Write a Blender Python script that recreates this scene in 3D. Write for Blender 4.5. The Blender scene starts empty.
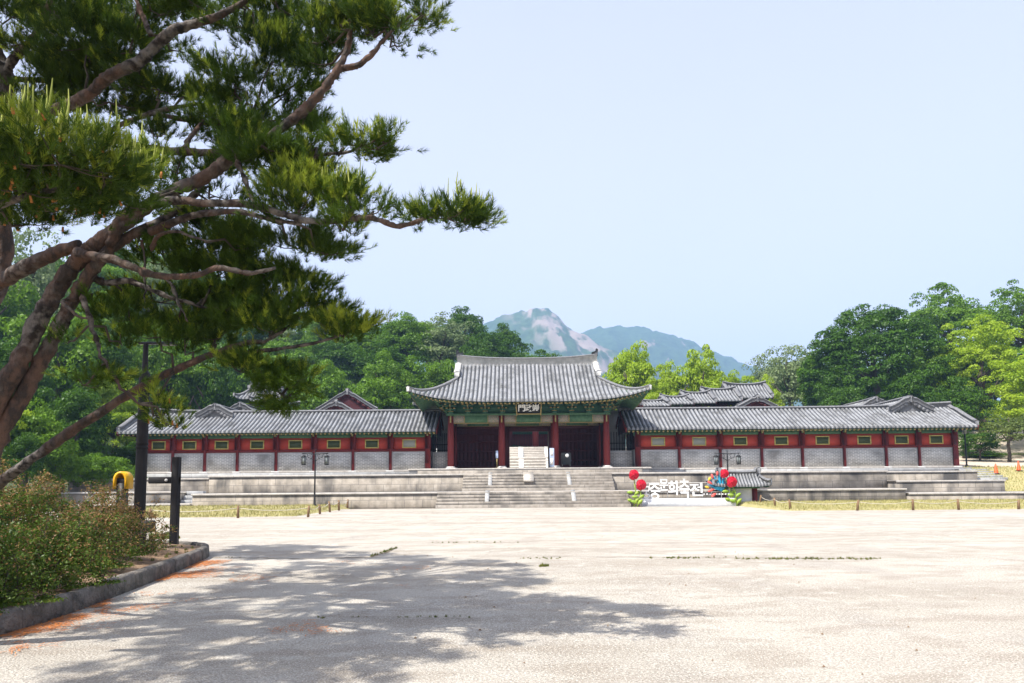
import bpy, math, random
import numpy as np
from mathutils import Vector, Matrix

SC = bpy.context.scene
COL = SC.collection
rng = np.random.default_rng(7)
random.seed(7)
PI = math.pi

# ------------------------------------------------------------------ camera
F = 700.0; PITCH = math.radians(5.0); ROLL = math.radians(.45); SH = 79.3; EYE = 1.6
cr = np.array([math.cos(ROLL), math.sin(ROLL)*math.sin(PITCH), -math.sin(ROLL)*math.cos(PITCH)])
cu = np.array([math.sin(ROLL), -math.sin(PITCH)*math.cos(ROLL), math.cos(PITCH)*math.cos(ROLL)])
cf = np.array([0, math.cos(PITCH), math.sin(PITCH)])
def at(px, py, Y):
    d = cf + cr*((px-512)/F) + cu*((341.5-py+SH)/F)
    p = d*(Y/d[1]); p[2] += EYE
    return Vector(p)
def proj(p):
    q = np.array([p[0], p[1], p[2]-EYE]); w = q@cf
    return 512+F*(q@cr)/w, 341.5+SH-F*(q@cu)/w
camd = bpy.data.cameras.new('camera'); cam = bpy.data.objects.new('camera', camd); COL.objects.link(cam)
camd.sensor_width = 36; camd.lens = 36*F/1024; camd.shift_y = SH/1024
camd.clip_start = .1; camd.clip_end = 9000
m = Matrix.Identity(4)
for i in range(3):
    m[i][0] = cr[i]; m[i][1] = cu[i]; m[i][2] = -cf[i]
m[2][3] = EYE
cam.matrix_world = m
SC.camera = cam

# ------------------------------------------------------------------ light
SUN = Vector((-.75, -.66, math.tan(math.radians(57)))).normalized()
W = bpy.data.worlds.new('World'); SC.world = W; W.use_nodes = True
nt = W.node_tree; nt.nodes.clear()
sky = nt.nodes.new('ShaderNodeTexSky'); sky.sky_type = 'NISHITA'; sky.sun_disc = False
sky.sun_elevation = math.asin(SUN.z); sky.sun_rotation = math.atan2(SUN.x, SUN.y)
sky.air_density = 1.0; sky.dust_density = 3.0; sky.ozone_density = 1.0; sky.altitude = 50
bg = nt.nodes.new('ShaderNodeBackground'); bg.inputs[1].default_value = .15
wo = nt.nodes.new('ShaderNodeOutputWorld')
# thin milky veil over the blue sky, brighter towards the horizon
tcw = nt.nodes.new('ShaderNodeTexCoord'); spw = nt.nodes.new('ShaderNodeSeparateXYZ'); nt.links.new(tcw.outputs['Generated'], spw.inputs[0])
mrw = nt.nodes.new('ShaderNodeMapRange'); mrw.inputs[1].default_value = 0; mrw.inputs[2].default_value = .75; mrw.inputs[3].default_value = .88; mrw.inputs[4].default_value = .45
nt.links.new(spw.outputs[2], mrw.inputs[0])
nzw = nt.nodes.new('ShaderNodeTexNoise'); nzw.inputs['Scale'].default_value = 1.6; nzw.inputs['Detail'].default_value = 5; nt.links.new(tcw.outputs['Generated'], nzw.inputs['Vector'])
mmw = nt.nodes.new('ShaderNodeMath'); mmw.operation = 'MULTIPLY_ADD'; nt.links.new(nzw.outputs[0], mmw.inputs[0]); mmw.inputs[1].default_value = .14; nt.links.new(mrw.outputs[0], mmw.inputs[2])
mxw = nt.nodes.new('ShaderNodeMix'); mxw.data_type = 'RGBA'; nt.links.new(mmw.outputs[0], mxw.inputs[0])
nt.links.new(sky.outputs[0], mxw.inputs[6]); mxw.inputs[7].default_value = (3.8, 3.76, 4.35, 1)
nt.links.new(mxw.outputs[2], bg.inputs[0]); nt.links.new(bg.outputs[0], wo.inputs[0])
sd = bpy.data.lights.new('sun', 'SUN'); sd.energy = 4.7; sd.angle = math.radians(.5); sd.color = (1, .965, .91)
so = bpy.data.objects.new('sun', sd); COL.objects.link(so)
so.rotation_euler = SUN.to_track_quat('Z', 'Y').to_euler(); so.location = (-20, -20, 40)
SC.view_settings.view_transform = 'Standard'; SC.view_settings.look = 'None'
SC.view_settings.exposure = .95; SC.view_settings.gamma = 1
SC.cycles.use_denoising = True
SC.cycles.max_bounces = 7; SC.cycles.diffuse_bounces = 3; SC.cycles.glossy_bounces = 2
SC.cycles.transmission_bounces = 4; SC.cycles.volume_bounces = 0; SC.cycles.transparent_max_bounces = 6

# ------------------------------------------------------------------ helpers
def lin(r, g, b):
    f = lambda c: ((c/255+.055)/1.055)**2.4 if c > 10 else c/255/12.92
    return (f(r), f(g), f(b))
def tag(o, label=None, cat=None, group=None, kind=None):
    if label: o['label'] = label
    if cat: o['category'] = cat
    if group: o['group'] = group
    if kind: o['kind'] = kind
    return o
def empty(name, loc, label=None, cat=None, group=None, rz=0):
    o = bpy.data.objects.new(name, None); COL.objects.link(o); o.location = loc; o.rotation_euler.z = rz
    o.empty_display_size = .3
    return tag(o, label, cat, group)
def mesh_np(name, V, Fc, mats, parent=None, smooth=False, midx=None, link=True):
    """V (n,3), Fc list of int arrays or one (m,k) array; vertices in world space when parented -> stored relative to the parent"""
    V = np.asarray(V, dtype=np.float32).reshape(-1, 3)
    me = bpy.data.meshes.new(name)
    if isinstance(Fc, np.ndarray) and Fc.ndim == 2:
        n, k = Fc.shape; loops = Fc.reshape(-1).astype(np.int32)
        starts = (np.arange(n)*k).astype(np.int32); tot = n
    else:
        lens = np.array([len(f) for f in Fc]); loops = np.concatenate([np.asarray(f) for f in Fc]).astype(np.int32)
        starts = np.concatenate([[0], np.cumsum(lens)[:-1]]).astype(np.int32); tot = len(lens)
    o = bpy.data.objects.new(name, me)
    if link: COL.objects.link(o)
    off = np.zeros(3)
    if parent is not None:
        o.parent = parent
        q = parent; off = np.array(parent.location)
        while q.parent is not None:
            q = q.parent; off = off + np.array(q.location)
    V = V - off.astype(np.float32)
    me.vertices.add(len(V)); me.vertices.foreach_set('co', V.ravel())
    me.loops.add(len(loops)); me.loops.foreach_set('vertex_index', loops)
    me.polygons.add(tot); me.polygons.foreach_set('loop_start', starts)
    for mm in (mats if isinstance(mats, (list, tuple)) else [mats]): me.materials.append(mm)
    if midx is not None: me.polygons.foreach_set('material_index', np.asarray(midx, dtype=np.int32))
    if smooth: me.polygons.foreach_set('use_smooth', np.ones(tot, dtype=bool))
    me.update(calc_edges=True); me.validate()
    return o
class MB:
    def __init__(s): s.V = []; s.F = []; s.M = []; s.n = 0
    def add(s, V, Fs, m=0):
        s.V += [tuple(v) for v in V]; s.F += [tuple(i+s.n for i in f) for f in Fs]; s.M += [m]*len(Fs); s.n += len(V)
        return s
    def box(s, x0, x1, y0, y1, z0, z1, m=0):
        V = [(x, y, z) for x in (x0, x1) for y in (y0, y1) for z in (z0, z1)]
        return s.add(V, [(0, 1, 3, 2), (4, 6, 7, 5), (0, 4, 5, 1), (2, 3, 7, 6), (0, 2, 6, 4), (1, 5, 7, 3)], m)
    def bbox(s, x0, x1, y0, y1, z0, z1, b=.02, m=0):
        """box with chamfered edges"""
        V = []; 
        for sx in (0, 1):
            for sy in (0, 1):
                for sz in (0, 1):
                    X = (x0, x1)[sx]; Y = (y0, y1)[sy]; Z = (z0, z1)[sz]
                    dx = b if sx == 0 else -b; dy = b if sy == 0 else -b; dz = b if sz == 0 else -b
                    V += [(X, Y+dy, Z+dz), (X+dx, Y, Z+dz), (X+dx, Y+dy, Z)]
        I = lambda a, c, d, k: (a*4+c*2+d)*3+k
        Fs = []
        for a in (0, 1):
            q = [I(a, 0, 0, 0), I(a, 0, 1, 0), I(a, 1, 1, 0), I(a, 1, 0, 0)]; Fs.append(tuple(q if a == 0 else q[::-1]))
            q = [I(0, a, 0, 1), I(1, a, 0, 1), I(1, a, 1, 1), I(0, a, 1, 1)]; Fs.append(tuple(q if a == 0 else q[::-1]))
            q = [I(0, 0, a, 2), I(0, 1, a, 2), I(1, 1, a, 2), I(1, 0, a, 2)]; Fs.append(tuple(q if a == 0 else q[::-1]))
        for a in (0, 1):
            for c in (0, 1):
                Fs += [(I(a, c, 0, 0), I(a, c, 1, 0), I(a, c, 1, 1), I(a, c, 0, 1)),
                       (I(a, 0, c, 0), I(a, 1, c, 0), I(a, 1, c, 2), I(a, 0, c, 2)),
                       (I(0, a, c, 1), I(1, a, c, 1), I(1, a, c, 2), I(0, a, c, 2))]
                for d in (0, 1): Fs.append((I(a, c, d, 0), I(a, c, d, 1), I(a, c, d, 2)))
        return s.add(V, Fs, m)
    def tube(s, pts, rad, k=8, m=0, cap=True):
        pts = [Vector(p) for p in pts]; n = len(pts)
        rad = rad if isinstance(rad, (list, tuple, np.ndarray)) else [rad]*n
        V = []; Fs = []; prev = None
        for i, p in enumerate(pts):
            d = (pts[min(i+1, n-1)]-pts[max(i-1, 0)]).normalized()
            if prev is None:
                a = d.orthogonal().normalized()
            else:
                a = (prev-d*prev.dot(d)).normalized()
            prev = a; b = d.cross(a)
            for j in range(k):
                t = 2*PI*j/k; V.append(p+(a*math.cos(t)+b*math.sin(t))*rad[i])
        for i in range(n-1):
            for j in range(k):
                Fs.append((i*k+j, i*k+(j+1) % k, (i+1)*k+(j+1) % k, (i+1)*k+j))
        if cap: Fs += [tuple(range(k))[::-1], tuple((n-1)*k+j for j in range(k))]
        return s.add(V, Fs, m)
    def lathe(s, cx, cy, prof, k=16, m=0):
        V = []; Fs = []
        for r, z in prof:
            for j in range(k): V.append((cx+r*math.cos(2*PI*j/k), cy+r*math.sin(2*PI*j/k), z))
        for i in range(len(prof)-1):
            for j in range(k): Fs.append((i*k+j, i*k+(j+1) % k, (i+1)*k+(j+1) % k, (i+1)*k+j))
        Fs += [tuple(range(k))[::-1], tuple((len(prof)-1)*k+j for j in range(k))]
        return s.add(V, Fs, m)
    def bar(s, a, b, w, h, m=0):
        a = Vector(a); b = Vector(b); d = (b-a).normalized()
        x = d.cross(Vector((0, 0, 1)))
        x = x.normalized() if x.length > 1e-4 else Vector((1, 0, 0)); z = x.cross(d)
        V = [p+x*sx*w/2+z*sz*h/2 for p in (a, b) for sx in (-1, 1) for sz in (-1, 1)]
        return s.add(V, [(0, 1, 3, 2), (4, 6, 7, 5), (0, 4, 5, 1), (2, 3, 7, 6), (0, 2, 6, 4), (1, 5, 7, 3)], m)
    def build(s, name, mats, parent=None, smooth=False):
        return mesh_np(name, np.array(s.V), s.F, mats, parent, smooth, s.M)

def material(name, c1, c2=None, scale=3.0, rough=.8, bump=0, bscale=None, detail=6, contrast=(.35, .65), stretch=None,
             extra=None, metal=0, spec=.3, coords='Object'):
    mt = bpy.data.materials.new(name); mt.use_nodes = True
    n = mt.node_tree; bs = n.nodes['Principled BSDF']
    bs.inputs['Roughness'].default_value = rough; bs.inputs['Metallic'].default_value = metal
    bs.inputs['Specular IOR Level'].default_value = spec
    if c2 is None: c2 = tuple(x*.8 for x in c1)
    tc = n.nodes.new('ShaderNodeTexCoord'); vec = tc.outputs[coords]
    if stretch:
        mp = n.nodes.new('ShaderNodeMapping'); mp.inputs['Scale'].default_value = stretch
        n.links.new(vec, mp.inputs[0]); vec2 = mp.outputs[0]
    else: vec2 = vec
    no = n.nodes.new('ShaderNodeTexNoise'); no.inputs['Scale'].default_value = scale; no.inputs['Detail'].default_value = detail
    no.inputs['Roughness'].default_value = .62
    n.links.new(vec2, no.inputs['Vector'])
    rp = n.nodes.new('ShaderNodeValToRGB')
    rp.color_ramp.elements[0].position = contrast[0]; rp.color_ramp.elements[1].position = contrast[1]
    rp.color_ramp.elements[0].color = (*c1, 1); rp.color_ramp.elements[1].color = (*c2, 1)
    n.links.new(no.outputs[0], rp.inputs[0]); out = rp.outputs[0]
    if extra: out = extra(n, vec, out)
    n.links.new(out, bs.inputs['Base Color'])
    if bump:
        n2 = n.nodes.new('ShaderNodeTexNoise'); n2.inputs['Scale'].default_value = bscale or scale*4; n2.inputs['Detail'].default_value = 5
        n.links.new(vec2, n2.inputs['Vector'])
        bp = n.nodes.new('ShaderNodeBump'); bp.inputs['Strength'].default_value = bump; bp.inputs['Distance'].default_value = .05
        n.links.new(n2.outputs[0], bp.inputs['Height']); n.links.new(bp.outputs[0], bs.inputs['Normal'])
    return mt
def mixc(n, fac, a, b, mode='MIX'):
    x = n.nodes.new('ShaderNodeMix'); x.data_type = 'RGBA'; x.blend_type = mode
    if isinstance(fac, (int, float)): x.inputs[0].default_value = fac
    else: n.links.new(fac, x.inputs[0])
    for i, v in ((6, a), (7, b)):
        if isinstance(v, tuple): x.inputs[i].default_value = (*v[:3], 1)
        else: n.links.new(v, x.inputs[i])
    return x.outputs[2]
def noisef(n, vec, scale, lo, hi, detail=4, stretch=None):
    if stretch:
        mp = n.nodes.new('ShaderNodeMapping'); mp.inputs['Scale'].default_value = stretch
        n.links.new(vec, mp.inputs[0]); vec = mp.outputs[0]
    no = n.nodes.new('ShaderNodeTexNoise'); no.inputs['Scale'].default_value = scale; no.inputs['Detail'].default_value = detail
    n.links.new(vec, no.inputs['Vector'])
    mr = n.nodes.new('ShaderNodeMapRange'); mr.inputs[1].default_value = lo; mr.inputs[2].default_value = hi
    n.links.new(no.outputs[0], mr.inputs[0])
    return mr.outputs[0]
def wallvec(n, vec):
    s = n.nodes.new('ShaderNodeSeparateXYZ'); n.links.new(vec, s.inputs[0])
    a = n.nodes.new('ShaderNodeMath'); a.operation = 'ADD'; n.links.new(s.outputs[0], a.inputs[0]); n.links.new(s.outputs[1], a.inputs[1])
    c = n.nodes.new('ShaderNodeCombineXYZ'); n.links.new(a.outputs[0], c.inputs[0]); n.links.new(s.outputs[2], c.inputs[1])
    return c.outputs[0]
def bricks(w, h, mortar, mc, dark, msize=.012, off=.5):
    def ex(n, vec, base):
        v = wallvec(n, vec)
        b = n.nodes.new('ShaderNodeTexBrick'); b.inputs['Scale'].default_value = 1
        b.inputs['Brick Width'].default_value = w; b.inputs['Row Height'].default_value = h
        b.inputs['Mortar Size'].default_value = msize; b.inputs['Mortar Smooth'].default_value = .3; b.offset = off
        b.inputs['Color1'].default_value = (1, 1, 1, 1); b.inputs['Color2'].default_value = (dark, dark, dark, 1)
        b.inputs['Mortar'].default_value = (1, 1, 1, 1)
        n.links.new(v, b.inputs['Vector'])
        c = mixc(n, 1.0, base, b.outputs['Color'], 'MULTIPLY')
        return mixc(n, b.outputs['Fac'], c, mc)
    return ex

# ------------------------------------------------------------------ materials
def ex_stain(k=.5, w=.9, h=.45, mc=(.12, .11, .1)):
    br = bricks(w, h, .02, mc, .82, .014)
    def ex(n, vec, base):
        c = br(n, vec, base)
        f = noisef(n, vec, 1.1, .42, .60, 6, (1, 1, .22))
        f2 = noisef(n, vec, .35, .4, .6, 3)
        mu = n.nodes.new('ShaderNodeMath'); mu.operation = 'MULTIPLY'; n.links.new(f, mu.inputs[0]); n.links.new(f2, mu.inputs[1])
        m2 = n.nodes.new('ShaderNodeMath'); m2.operation = 'MULTIPLY'; n.links.new(mu.outputs[0], m2.inputs[0]); m2.inputs[1].default_value = k
        m2.use_clamp = True
        return mixc(n, m2.outputs[0], c, (.07, .065, .06))
    return ex
M = {}
M['stone'] = material('granite_blocks', (.40, .355, .295), (.27, .235, .19), 2.2, .85, .3, 14, extra=ex_stain(1.0, 1.15, .5))
M['stone_step'] = material('granite_steps', (.42, .375, .315), (.28, .245, .20), 3, .85, .3, 14, extra=ex_stain(.6, 1.6, 9))
M['coping'] = material('pale_coping', (.53, .49, .43), (.40, .365, .32), 3, .8, .2, 16, extra=bricks(1.5, 9, .02, (.2, .18, .16), .9, .01))
M['stone_grey'] = material('grey_footing', (.42, .42, .41), (.30, .30, .29), 3, .85, .2, 14, extra=bricks(1.9, 9, .02, (.16, .15, .14), .9, .012))
M['marble'] = material('pale_block', (.66, .64, .60), (.52, .5, .46), 4, .7, .1)
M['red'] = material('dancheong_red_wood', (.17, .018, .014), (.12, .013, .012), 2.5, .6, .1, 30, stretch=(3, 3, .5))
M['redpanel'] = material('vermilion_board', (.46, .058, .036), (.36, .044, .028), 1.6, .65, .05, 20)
M['maroon'] = material('maroon_door_boards', (.075, .012, .014), (.05, .009, .011), 4, .6, .1, 20, stretch=(6, 6, .4))
M['green'] = material('dancheong_green_wood', (.085, .17, .085), (.05, .115, .06), 6, .6, .05)
M['greendark'] = material('dark_green_bracket_wood', (.022, .075, .055), (.045, .12, .065), 7, .6, .05)
M['gold'] = material('ochre_paint', (.34, .27, .11), (.24, .18, .07), 8, .6)
M['pinkish'] = material('patterned_beam_end', (.36, .24, .20), (.13, .20, .13), 26, .65, 0, detail=2, contrast=(.47, .53))
M['white'] = material('white_paint', (.78, .78, .76), (.68, .68, .66), 5, .5)
M['pane'] = material('dark_green_slatted_pane', (.055, .075, .03), (.08, .1, .045), 20, .4, stretch=(1, 1, 6))
M['palepane'] = material('pale_slatted_pane', (.30, .31, .27), (.4, .41, .36), 20, .5, stretch=(1, 1, 6))
def brickex(n, vec, base):
    v = bricks(.36, .105, .02, (.74, .72, .67), .74, .022)(n, vec, base)
    return mixc(n, noisef(n, vec, .8, .5, .75, 4), v, (.25, .24, .22))
M['brick'] = material('grey_brick_white_joints', (.42, .41, .385), (.33, .32, .30), 5, .85, .1, extra=brickex)
M['mortar'] = material('lime_mortar_frame', (.58, .575, .56), (.48, .475, .46), 6, .9, .1)
def ex_tile(n, vec, base):
    f = noisef(n, vec, 1.2, .45, .7, 5)
    c = mixc(n, f, base, (.085, .085, .082))
    f2 = noisef(n, vec, 14, .55, .75, 2)
    return mixc(n, f2, c, (.36, .36, .35))
M['tile'] = material('grey_clay_roof_tile', (.29, .295, .30), (.16, .165, .175), 9, .62, .25, 30, extra=ex_tile, spec=.4)
M['tile_dark'] = material('dark_clay_pan_tile', (.068, .071, .078), (.042, .045, .05), 9, .7, .2, 30)
M['frameyellow'] = material('yellow_window_frame_paint', (.52, .44, .14), (.42, .35, .11), 8, .6)
M['plaster'] = material('weathered_ridge_plaster', (.52, .51, .48), (.33, .33, .31), 3, .85, .3, 12)
M['ridge_tile'] = material('stacked_ridge_tile', (.20, .20, .205), (.11, .11, .115), 8, .75, .3, 25)
M['black'] = material('black_painted_metal', (.012, .012, .013), (.02, .02, .02), 8, .45)
M['blackwood'] = material('dark_stained_post', (.008, .006, .006), (.014, .011, .009), 9, .7, .2, 30, stretch=(4, 4, .6))
M['yellow'] = material('yellow_plastic', (.75, .42, .01), (.68, .36, .01), 4, .4)
M['orange'] = material('orange_plastic', (.8, .1, .02), (.7, .08, .02), 4, .5)
M['wood'] = material('weathered_stake_wood', (.24, .15, .08), (.15, .09, .05), 12, .9, .3, 30)
M['rope'] = material('pale_rope', (.55, .5, .4), (.45, .4, .32), 30, .9)
M['glass'] = material('frosted_lantern_glass', (.22, .24, .23), (.18, .2, .2), 3, .2)
M['rose'] = material('crimson_petal', (.62, .008, .035), (.42, .005, .02), 5, .5)
M['cyan'] = material('cyan_board', (.03, .32, .5), (.03, .28, .45), 5, .5)
M['coral'] = material('coral_board', (.8, .12, .10), (.7, .1, .08), 5, .5)
M['leafprop'] = material('yellow_green_prop_leaf', (.30, .38, .04), (.16, .28, .03), 4, .5)
M['petal_y'] = material('yellow_board', (.75, .5, .05), (.7, .45, .04), 5, .5)
M['blueboard'] = material('pale_blue_banner', (.45, .52, .66), (.4, .47, .62), 5, .5)

# plaza: pale worn concrete
def ex_ground(n, vec, base):
    c = mixc(n, noisef(n, vec, .12, .35, .65, 5), base, (.405, .372, .312))
    c = mixc(n, noisef(n, vec, .9, .5, .8, 8, (1, .45, 1)), c, (.29, .265, .235))
    c = mixc(n, noisef(n, vec, .35, .48, .62, 7, (.35, 1.6, 1)), c, (.33, .295, .24))
    c = mixc(n, noisef(n, vec, 2.6, .54, .68, 8), c, (.475, .445, .385))
    sp = noisef(n, vec, 42, .47, .62, 3)
    patch = noisef(n, vec, .5, .36, .66, 4, (.6, 1, 1))
    mu = n.nodes.new('ShaderNodeMath'); mu.operation = 'MULTIPLY'; n.links.new(sp, mu.inputs[0]); n.links.new(patch, mu.inputs[1])
    c = mixc(n, mu.outputs[0], c, (.22, .185, .15))
    blot = noisef(n, vec, 1.5, .52, .60, 9, (.7, 1.5, 1)); c = mixc(n, blot, c, mixc(n, .5, c, (.26, .215, .165)))
    gr = noisef(n, vec, 27, .40, .64, 5); gm = n.nodes.new('ShaderNodeMath'); gm.operation = 'MULTIPLY'; n.links.new(gr, gm.inputs[0])
    sy = n.nodes.new('ShaderNodeSeparateXYZ'); n.links.new(vec, sy.inputs[0])
    wy = n.nodes.new('ShaderNodeMath'); wy.operation = 'MULTIPLY_ADD'; n.links.new(noisef(n, vec, .22, .3, .7, 4), wy.inputs[0]); wy.inputs[1].default_value = -12; n.links.new(sy.outputs[1], wy.inputs[2])
    wr = n.nodes.new('ShaderNodeMapRange'); wr.inputs[1].default_value = -4; wr.inputs[2].default_value = 16; wr.inputs[3].default_value = .66; wr.inputs[4].default_value = .12; n.links.new(wy.outputs[0], wr.inputs[0])
    n.links.new(wr.outputs[0], gm.inputs[1])
    c = mixc(n, gm.outputs[0], c, (.20, .17, .135))
    sp2 = noisef(n, vec, 60, .55, .68, 2)
    c = mixc(n, sp2, c, (.66, .61, .53))
    # hairline cracks
    v = n.nodes.new('ShaderNodeTexVoronoi'); v.feature = 'DISTANCE_TO_EDGE'; v.inputs['Scale'].default_value = .17
    wv = n.nodes.new('ShaderNodeVectorMath'); wv.operation = 'ADD'
    nz = n.nodes.new('ShaderNodeTexNoise'); nz.inputs['Scale'].default_value = 1.3; nz.inputs['Detail'].default_value = 5
    n.links.new(vec, nz.inputs['Vector']); n.links.new(vec, wv.inputs[0]); n.links.new(nz.outputs[1], wv.inputs[1])
    n.links.new(wv.outputs[0], v.inputs['Vector'])
    mr = n.nodes.new('ShaderNodeMapRange'); mr.inputs[1].default_value = .0; mr.inputs[2].default_value = .0035; mr.inputs[3].default_value = .4; mr.inputs[4].default_value = 0
    n.links.new(v.outputs['Distance'], mr.inputs[0])
    return mixc(n, mr.outputs[0], c, (.2, .17, .13))
M['plaza'] = material('worn_pale_concrete', (.515, .478, .408), (.435, .40, .338), 2.2, .92, .7, 38, detail=9, extra=ex_ground, contrast=(.3, .7))
M['soil'] = material('brown_soil', (.16, .095, .055), (.26, .18, .11), 5, .95, .5, 30)
M['drygrass'] = material('dry_lawn', (.33, .28, .12), (.21, .21, .075), 3.5, .95, .5, 30, detail=8, contrast=(.4, .6),
                         extra=lambda n, v, b: mixc(n, noisef(n, v, 12, .45, .6, 3), b, (.42, .36, .17)))
M['forestfloor'] = material('forest_floor', (.022, .045, .012), (.045, .07, .018), .8, .95, .6, 5)
M['path'] = material('pale_gravel_path', (.50, .42, .33), (.42, .35, .27), 2, .95, .3, 30)
M['kerb'] = material('grey_kerb_concrete', (.20, .175, .15), (.075, .07, .06), 5, .9, .9, 22, detail=8)

# ------------------------------------------------------------------ terrain
def sm(t): t = np.clip(t, 0, 1); return t*t*(3-2*t)
def Hh(x, y):
    x = np.asarray(x, float); y = np.asarray(y, float)
    inside = (x > -29) & (x < 35)
    up = np.where(inside, sm((y-52.4)/.5), sm((y-46.5)/8))*2.35
    h = up*1.0
    h = h+14.5*sm((y-80)/42)*sm((18-x)/26)
    h = h+4*sm((y-72)/35)
    h = h+5*sm((x-32)/22)*sm((y-62)/26)
    h = h+1.6*sm((x-33)/3)*np.clip((y-53)/22, 0, 1)
    h = h+11*sm((-x-36)/22)*sm((y-50)/32)
    h = h+26*sm((y-150)/120)*sm((-x+40)/100)
    return h
# plaza sheet, reaching to the horizon
def sheet(name, xs, ys, zf, mat, kind='structure', smooth=True):
    X, Y = np.meshgrid(xs, ys); Z = zf(X, Y)
    V = np.stack([X, Y, Z], -1).reshape(-1, 3); nx = len(xs)
    i, j = np.meshgrid(np.arange(len(ys)-1), np.arange(nx-1), indexing='ij')
    a = (i*nx+j).ravel(); Fc = np.stack([a, a+1, a+nx+1, a+nx], 1)
    o = mesh_np(name, V, Fc, mat, smooth=smooth); tag(o, kind=kind); return o
def zplaza(X, Y):
    far = sm((Y-44)/3)*-.35
    return np.sin(X*.35+1)*.006*np.cos(Y*.28)+far*(Y > 44)
sheet('plaza', np.linspace(-60, 60, 121), np.linspace(-12, 47.2, 75), zplaza, M['plaza'])
MI_r = None
terr = sheet('terrain', np.concatenate([np.linspace(-400, -64, 22), np.linspace(-62, 62, 125), np.linspace(64, 400, 22)]),
      np.concatenate([np.linspace(46.0, 70, 41), np.linspace(72, 160, 45), np.linspace(170, 420, 14)]), lambda X, Y: Hh(X, Y)-.02-.3*(Y < 46.3), M['forestfloor'])
sheet('far_ground', np.linspace(-2550, 2550, 25), np.linspace(-380, 2650, 25), lambda X, Y: X*0-.6-8*sm((Y-430)/100)*0, M['forestfloor'])
# courtyard behind the gate
sheet('courtyard', np.linspace(-26, 31, 30), np.linspace(57, 78, 15), lambda X, Y: X*0+2.385+0*Y+.0, M['path'])
tag(bpy.data.objects['courtyard'], kind='structure')
# path at the right
sheet('path', np.linspace(33.0, 74, 42), np.linspace(53.4, 76, 24), lambda X, Y: Hh(X, Y)+.06, M['path'])
# lawns
def lawn(name, x0, x1, y0, y1, zf, n=60):
    o = sheet(name, np.linspace(x0, x1, n), np.linspace(y0, y1, 14), zf, M['drygrass'])
    tag(o, kind='structure'); return o
def zl(X, Y): return .02+.2*sm((Y-34)/11)+.02*np.sin(X*1.3)*np.sin(Y*.9)
def edged(x0, x1, y0, y1, zf, m=.7):
    def f(X, Y):
        e = np.minimum(np.minimum(X-x0, x1-X)/m, (Y-y0)/m); wob = .25*np.sin(X*2.1)*np.sin(X*.7+1)
        return -.12+(zf(X, Y)+.12)*sm(e+wob*(e < 1)*(e > 0))
    return f
lawn('lawn', -23, -10.3, 34.0, 45.6, edged(-23, -10.3, 34.0, 45.6, zl), 90)
lawn('lawn', 14.0, 38, 36.1, 46, edged(14.0, 38, 36.1, 46, zl), 120)
rb = lambda X, Y: .15+2.3*sm((Y-45.5)/8)
lawn('grass_bank', 33.3, 64, 47.0, 53.6, rb, 40)
o = lawn('bank', -60, -29.5, 44.5, 60, lambda X, Y: .1+2.5*sm((Y-45.5)/8), 40)
o.data.materials.clear(); o.data.materials.append(material('brown_bank', (.10, .085, .05), (.05, .07, .03), 1.2, .95, .5, 8))

# grass blades on lawns
def blades(n, x0, x1, y0, y1, zf, h=.09, w=.02, seed=0):
    r = np.random.default_rng(seed)
    x = r.uniform(x0, x1, n); y = r.uniform(y0, y1, n); z = zf(x, y)
    a = r.uniform(0, PI, n); hh = h*r.uniform(.5, 1.5, n); lx = r.normal(0, .03, n); ly = r.normal(0, .03, n)
    V = np.zeros((n, 3, 3)); V[:, 0] = np.stack([x-w*np.cos(a), y-w*np.sin(a), z-.01], 1); V[:, 1] = np.stack([x+w*np.cos(a), y+w*np.sin(a), z-.01], 1)
    V[:, 2] = np.stack([x+lx, y+ly, z+hh], 1)
    return V.reshape(-1, 3)
M['blade'] = material('grass_blade', (.24, .24, .07), (.38, .33, .14), 1.5, .8)
V = np.concatenate([blades(9000, -22.8, -10.5, 34.3, 45.5, zl, seed=1), blades(14000, 14.2, 37, 36.3, 45.9, zl, seed=2),
    blades(6000, 33.5, 55, 47.2, 53.6, lambda X, Y: .15+2.3*sm((Y-45.5)/8), .14, .03, seed=3)])
tag(mesh_np('grass', V, np.arange(len(V)).reshape(-1, 3), M['blade']), 'short yellowing grass growing on the lawns below the stone terraces', 'grass', kind='stuff')

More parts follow.
